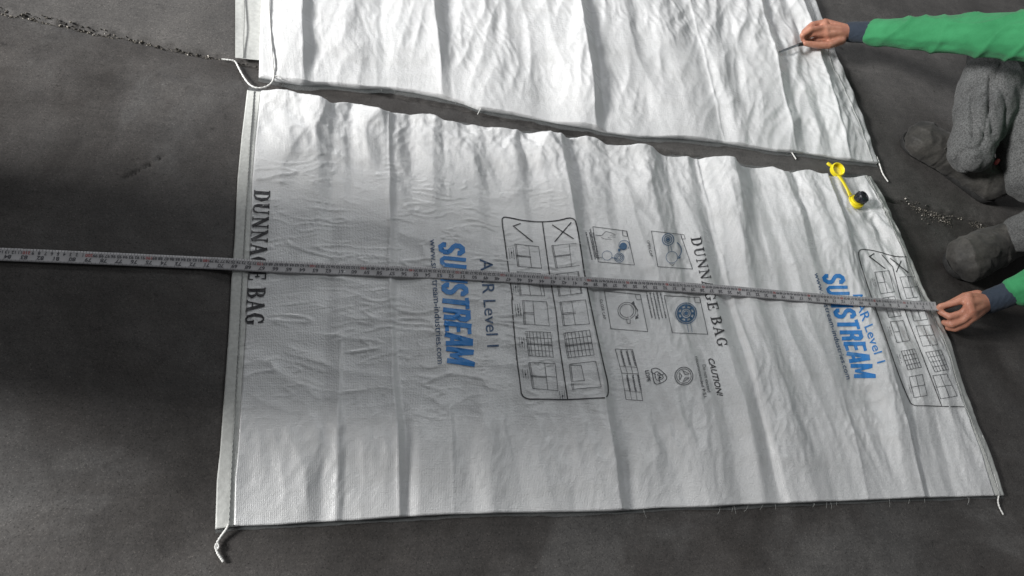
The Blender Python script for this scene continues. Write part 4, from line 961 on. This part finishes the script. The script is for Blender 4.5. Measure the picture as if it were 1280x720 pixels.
def boot(toe, mid, heel, ank, up):
    d = heel - toe; s = np.cross(d / np.linalg.norm(d), [0, 0, 1])
    c = [(toe, toe + s * .020, .047, .043), (toe, toe - s * .020, .047, .043), (toe, mid, .050, .057), (toe + s * .020, mid + s * .010, .045, .052), (toe - s * .020, mid - s * .010, .045, .052), (toe + A_(0, 0, .006), mid + A_(0, 0, .014), .046, .054), (mid, heel, .054, .052), (mid + A_(0, 0, .012), ank, .048, .050), (heel, ank, .050, .050), (ank, up, .050, .050)]
    m = capsules(c, .0045, 4, 'boot')
    def f(co):
        w = wr(15, .0042, 120)(co); t = ((co - toe) @ d) / (d @ d)
        return w - .0018 * np.exp(-((t - .27) / .012) ** 2) - .0018 * np.exp(-((t - .34) / .012) ** 2)
    m = rumple(m, f); n = len(m.vertices); co = np.zeros(n * 3, np.float32); m.vertices.foreach_get('co', co); co = co.reshape(-1, 3); co[:, 2] = np.maximum(co[:, 2], .012); m.vertices.foreach_set('co', co.ravel()); m.update()
    b = keep(link('boot', m, MBOOT), person)
    dn = d / np.linalg.norm(d)
    for i, t_ in enumerate((.30, .37, .44, .51)):           # laces across the vamp
        q = toe + d * t_ + A_(0, 0, .006 + .010 * i); rr = .0545 + .0015 * i
        pts = [q + s * rr * math.sin(an) + A_(0, 0, rr * math.cos(an)) + dn * .006 * math.sin(an * (1 if i % 2 else -1)) for an in np.linspace(-.6, .6, 7)]
        keep_world(tube('lace', pts, .0022, MSOLE, None, 6, smooth_n=1), b)
    for t_, rr in ((.19, .0515), (.60, .0595)):              # toe cap and collar seams
        q = toe + d * t_; pts = [q + s * rr * math.sin(an) + A_(0, 0, rr * math.cos(an)) + dn * .012 * math.cos(an) for an in np.linspace(-1.3, 1.3, 15)]
        keep_world(tube('seam', pts, .0016, MBOOT, None, 6, smooth_n=1), b)
    sm_ = capsules([(toe * A_(1, 1, 0) + A_(0, 0, .02), mid * A_(1, 1, 0) + A_(0, 0, .02), .050, .048), (mid * A_(1, 1, 0) + A_(0, 0, .02), heel * A_(1, 1, 0) + A_(0, 0, .02), .048, .049)], .005, 2, 'sole')
    n = len(sm_.vertices); co = np.zeros(n * 3, np.float32); sm_.vertices.foreach_get('co', co); co = co.reshape(-1, 3); co[:, 2] = np.clip(co[:, 2], .0005, .019); sm_.vertices.foreach_set('co', co.ravel()); sm_.update()
    o = link('sole', sm_, MSOLE); o.parent = b; bpy.context.view_layer.update(); o.matrix_parent_inverse = b.matrix_world.inverted(); return b
bR = boot(plan(1153, 174, .042), plan(1188, 197, .036), plan(1238, 230, .045), plan(1222, 208, .065), plan(1216, 198, .09))
boot(plan(1210, 324, .044), plan(1244, 308, .050), plan(1292, 292, .045), plan(1276, 292, .11), plan(1292, 282, .16))
tg = plan(1245, 204, .12)
tagm = capsules([(tg, tg + A_(.004, .006, .006), .006, .006)], .002, 2, 'boot_tag'); o = link('boot_tag', tagm, MRED); keep_world(o, bR)

# ------------------------------------------------------------------ knife in the right hand
knife = empty('knife', tuple(plan(998, 56, .03)), 'slim dark steel knife held in the hand over the unprinted bag', 'knife')
ka, kb = plan(999, 55.5, .040), plan(969.5, 67, .026); d = kb - ka; L = np.linalg.norm(d); d /= L; s = np.cross(d, [0, 0, 1]); s /= np.linalg.norm(s); uu = np.cross(s, d)
V = []; F = []
for t, w in ((0, .0042), (.55, .0040), (.85, .0028), (1.0, .0003)):
    q = ka + d * L * t; V += [q + s * w, q + uu * .0011, q - s * w, q - uu * .0011]
for i in range(3):
    for k in range(4): F.append((i * 4 + k, i * 4 + (k + 1) % 4, i * 4 + 4 + (k + 1) % 4, i * 4 + 4 + k))
F += [(3, 2, 1, 0), (12, 13, 14, 15)]
keep(mesh('blade', V, F, MSTEEL, None, False), knife)
keep(tube('handle', [ka + d * .006, ka - d * .03 - A_(0, 0, .008), ka - d * .055 - A_(0, 0, .016), ka - d * .075 - A_(0, 0, .022)], [.0048, .0062, .0066, .0055], MKH, None, 10), knife)

# ------------------------------------------------------------------ helper squatting at the near end, just out at the left, between the doorway and the bags
hx, hy = -1.06, 0.50
helper = empty('person', (hx, hy, 0), 'person in dark clothes crouching at the left end of the tape, casting the shadow', 'person')
J = lambda x, y, z: A_(hx + x, hy + y * 1.16, z + (.20 * float(sstep(.2, .34, z)) if z > .2 else 0))
hc = chain([J(-.12, 0, .26), J(-.05, 0, .42), J(.06, 0, .58), J(.13, 0, .70), J(.18, 0, .78)], [.13, .12, .12, .05, .055]) + [(J(.07, -.17, .60), J(.07, .17, .60), .06, .06), (J(.19, 0, .85), J(.21, 0, .76), .086, .06), (J(.285, 0, .79), J(.30, 0, .77), .008, .012)]
for s_ in (-1, 1):
    hc += chain([J(-.12, s_ * .10, .25), J(.20, s_ * .20, .40), J(.02, s_ * .13, .09)], [.08, .055, .038]) + [(J(.0, s_ * .13, .045), J(.17, s_ * .16, .035), .036, .032)]
    hc += chain([J(.07, s_ * .19, .60), J(.24, s_ * .20, .36), J(.36, s_ * .06, .13)], [.05, .038, .027])
    w0 = J(.36, s_ * .06, .13); k0 = [J(.42 + .002 * i, s_ * (.075 - .018 * i), .09 + .002 * i) for i in range(4)]
    for i, k in enumerate(k0): hc += [(w0, k, .018, .012)] + chain([k, k + A_(.026, 0, -.020), k + A_(.030, 0, -.050 + .004 * abs(i - 1))], [.0105, .0095, .008])
    hc += chain([w0, J(.41, s_ * .10, .085), J(.44, s_ * .08, .055)], [.016, .012, .009])
keep(link('body', capsules(hc, .007, 2), MSKIN), helper)
jc = chain([J(-.12, 0, .28), J(-.05, 0, .43), J(.06, 0, .60)], [.17, .165, .16]) + [(J(.07, -.18, .60), J(.07, .18, .60), .08, .08)]
for s_ in (-1, 1): jc += chain([J(.07, s_ * .19, .60), J(.24, s_ * .20, .36), J(.34, s_ * .085, .17)], [.078, .058, .042])
keep(link('jacket', rumple(capsules(jc, .010, 2, 'jacket'), wr(12, .006, 130)), MDARK), helper)
lc = [(J(-.13, -.06, .25), J(-.13, .06, .25), .15, .15)]
for s_ in (-1, 1): lc += chain([J(-.12, s_ * .10, .25), J(.20, s_ * .20, .40), J(.03, s_ * .13, .12)], [.115, .08, .062])
keep(link('trousers', rumple(capsules(lc, .010, 2, 'trousers'), wr(12, .006, 132)), MDARK), helper)
for s_ in (-1, 1): keep(link('boot', capsules([(J(0, s_ * .13, .052), J(.18, s_ * .16, .045), .05, .044), (J(.0, s_ * .13, .06), J(.01, s_ * .13, .13), .05, .05)], .007, 2, 'boot'), MBOOT), helper)
keep(link('hair', capsules([(J(.17, 0, .88), J(.15, 0, .83), .088, .08)], .008, 2, 'hair'), MHAIR), helper)
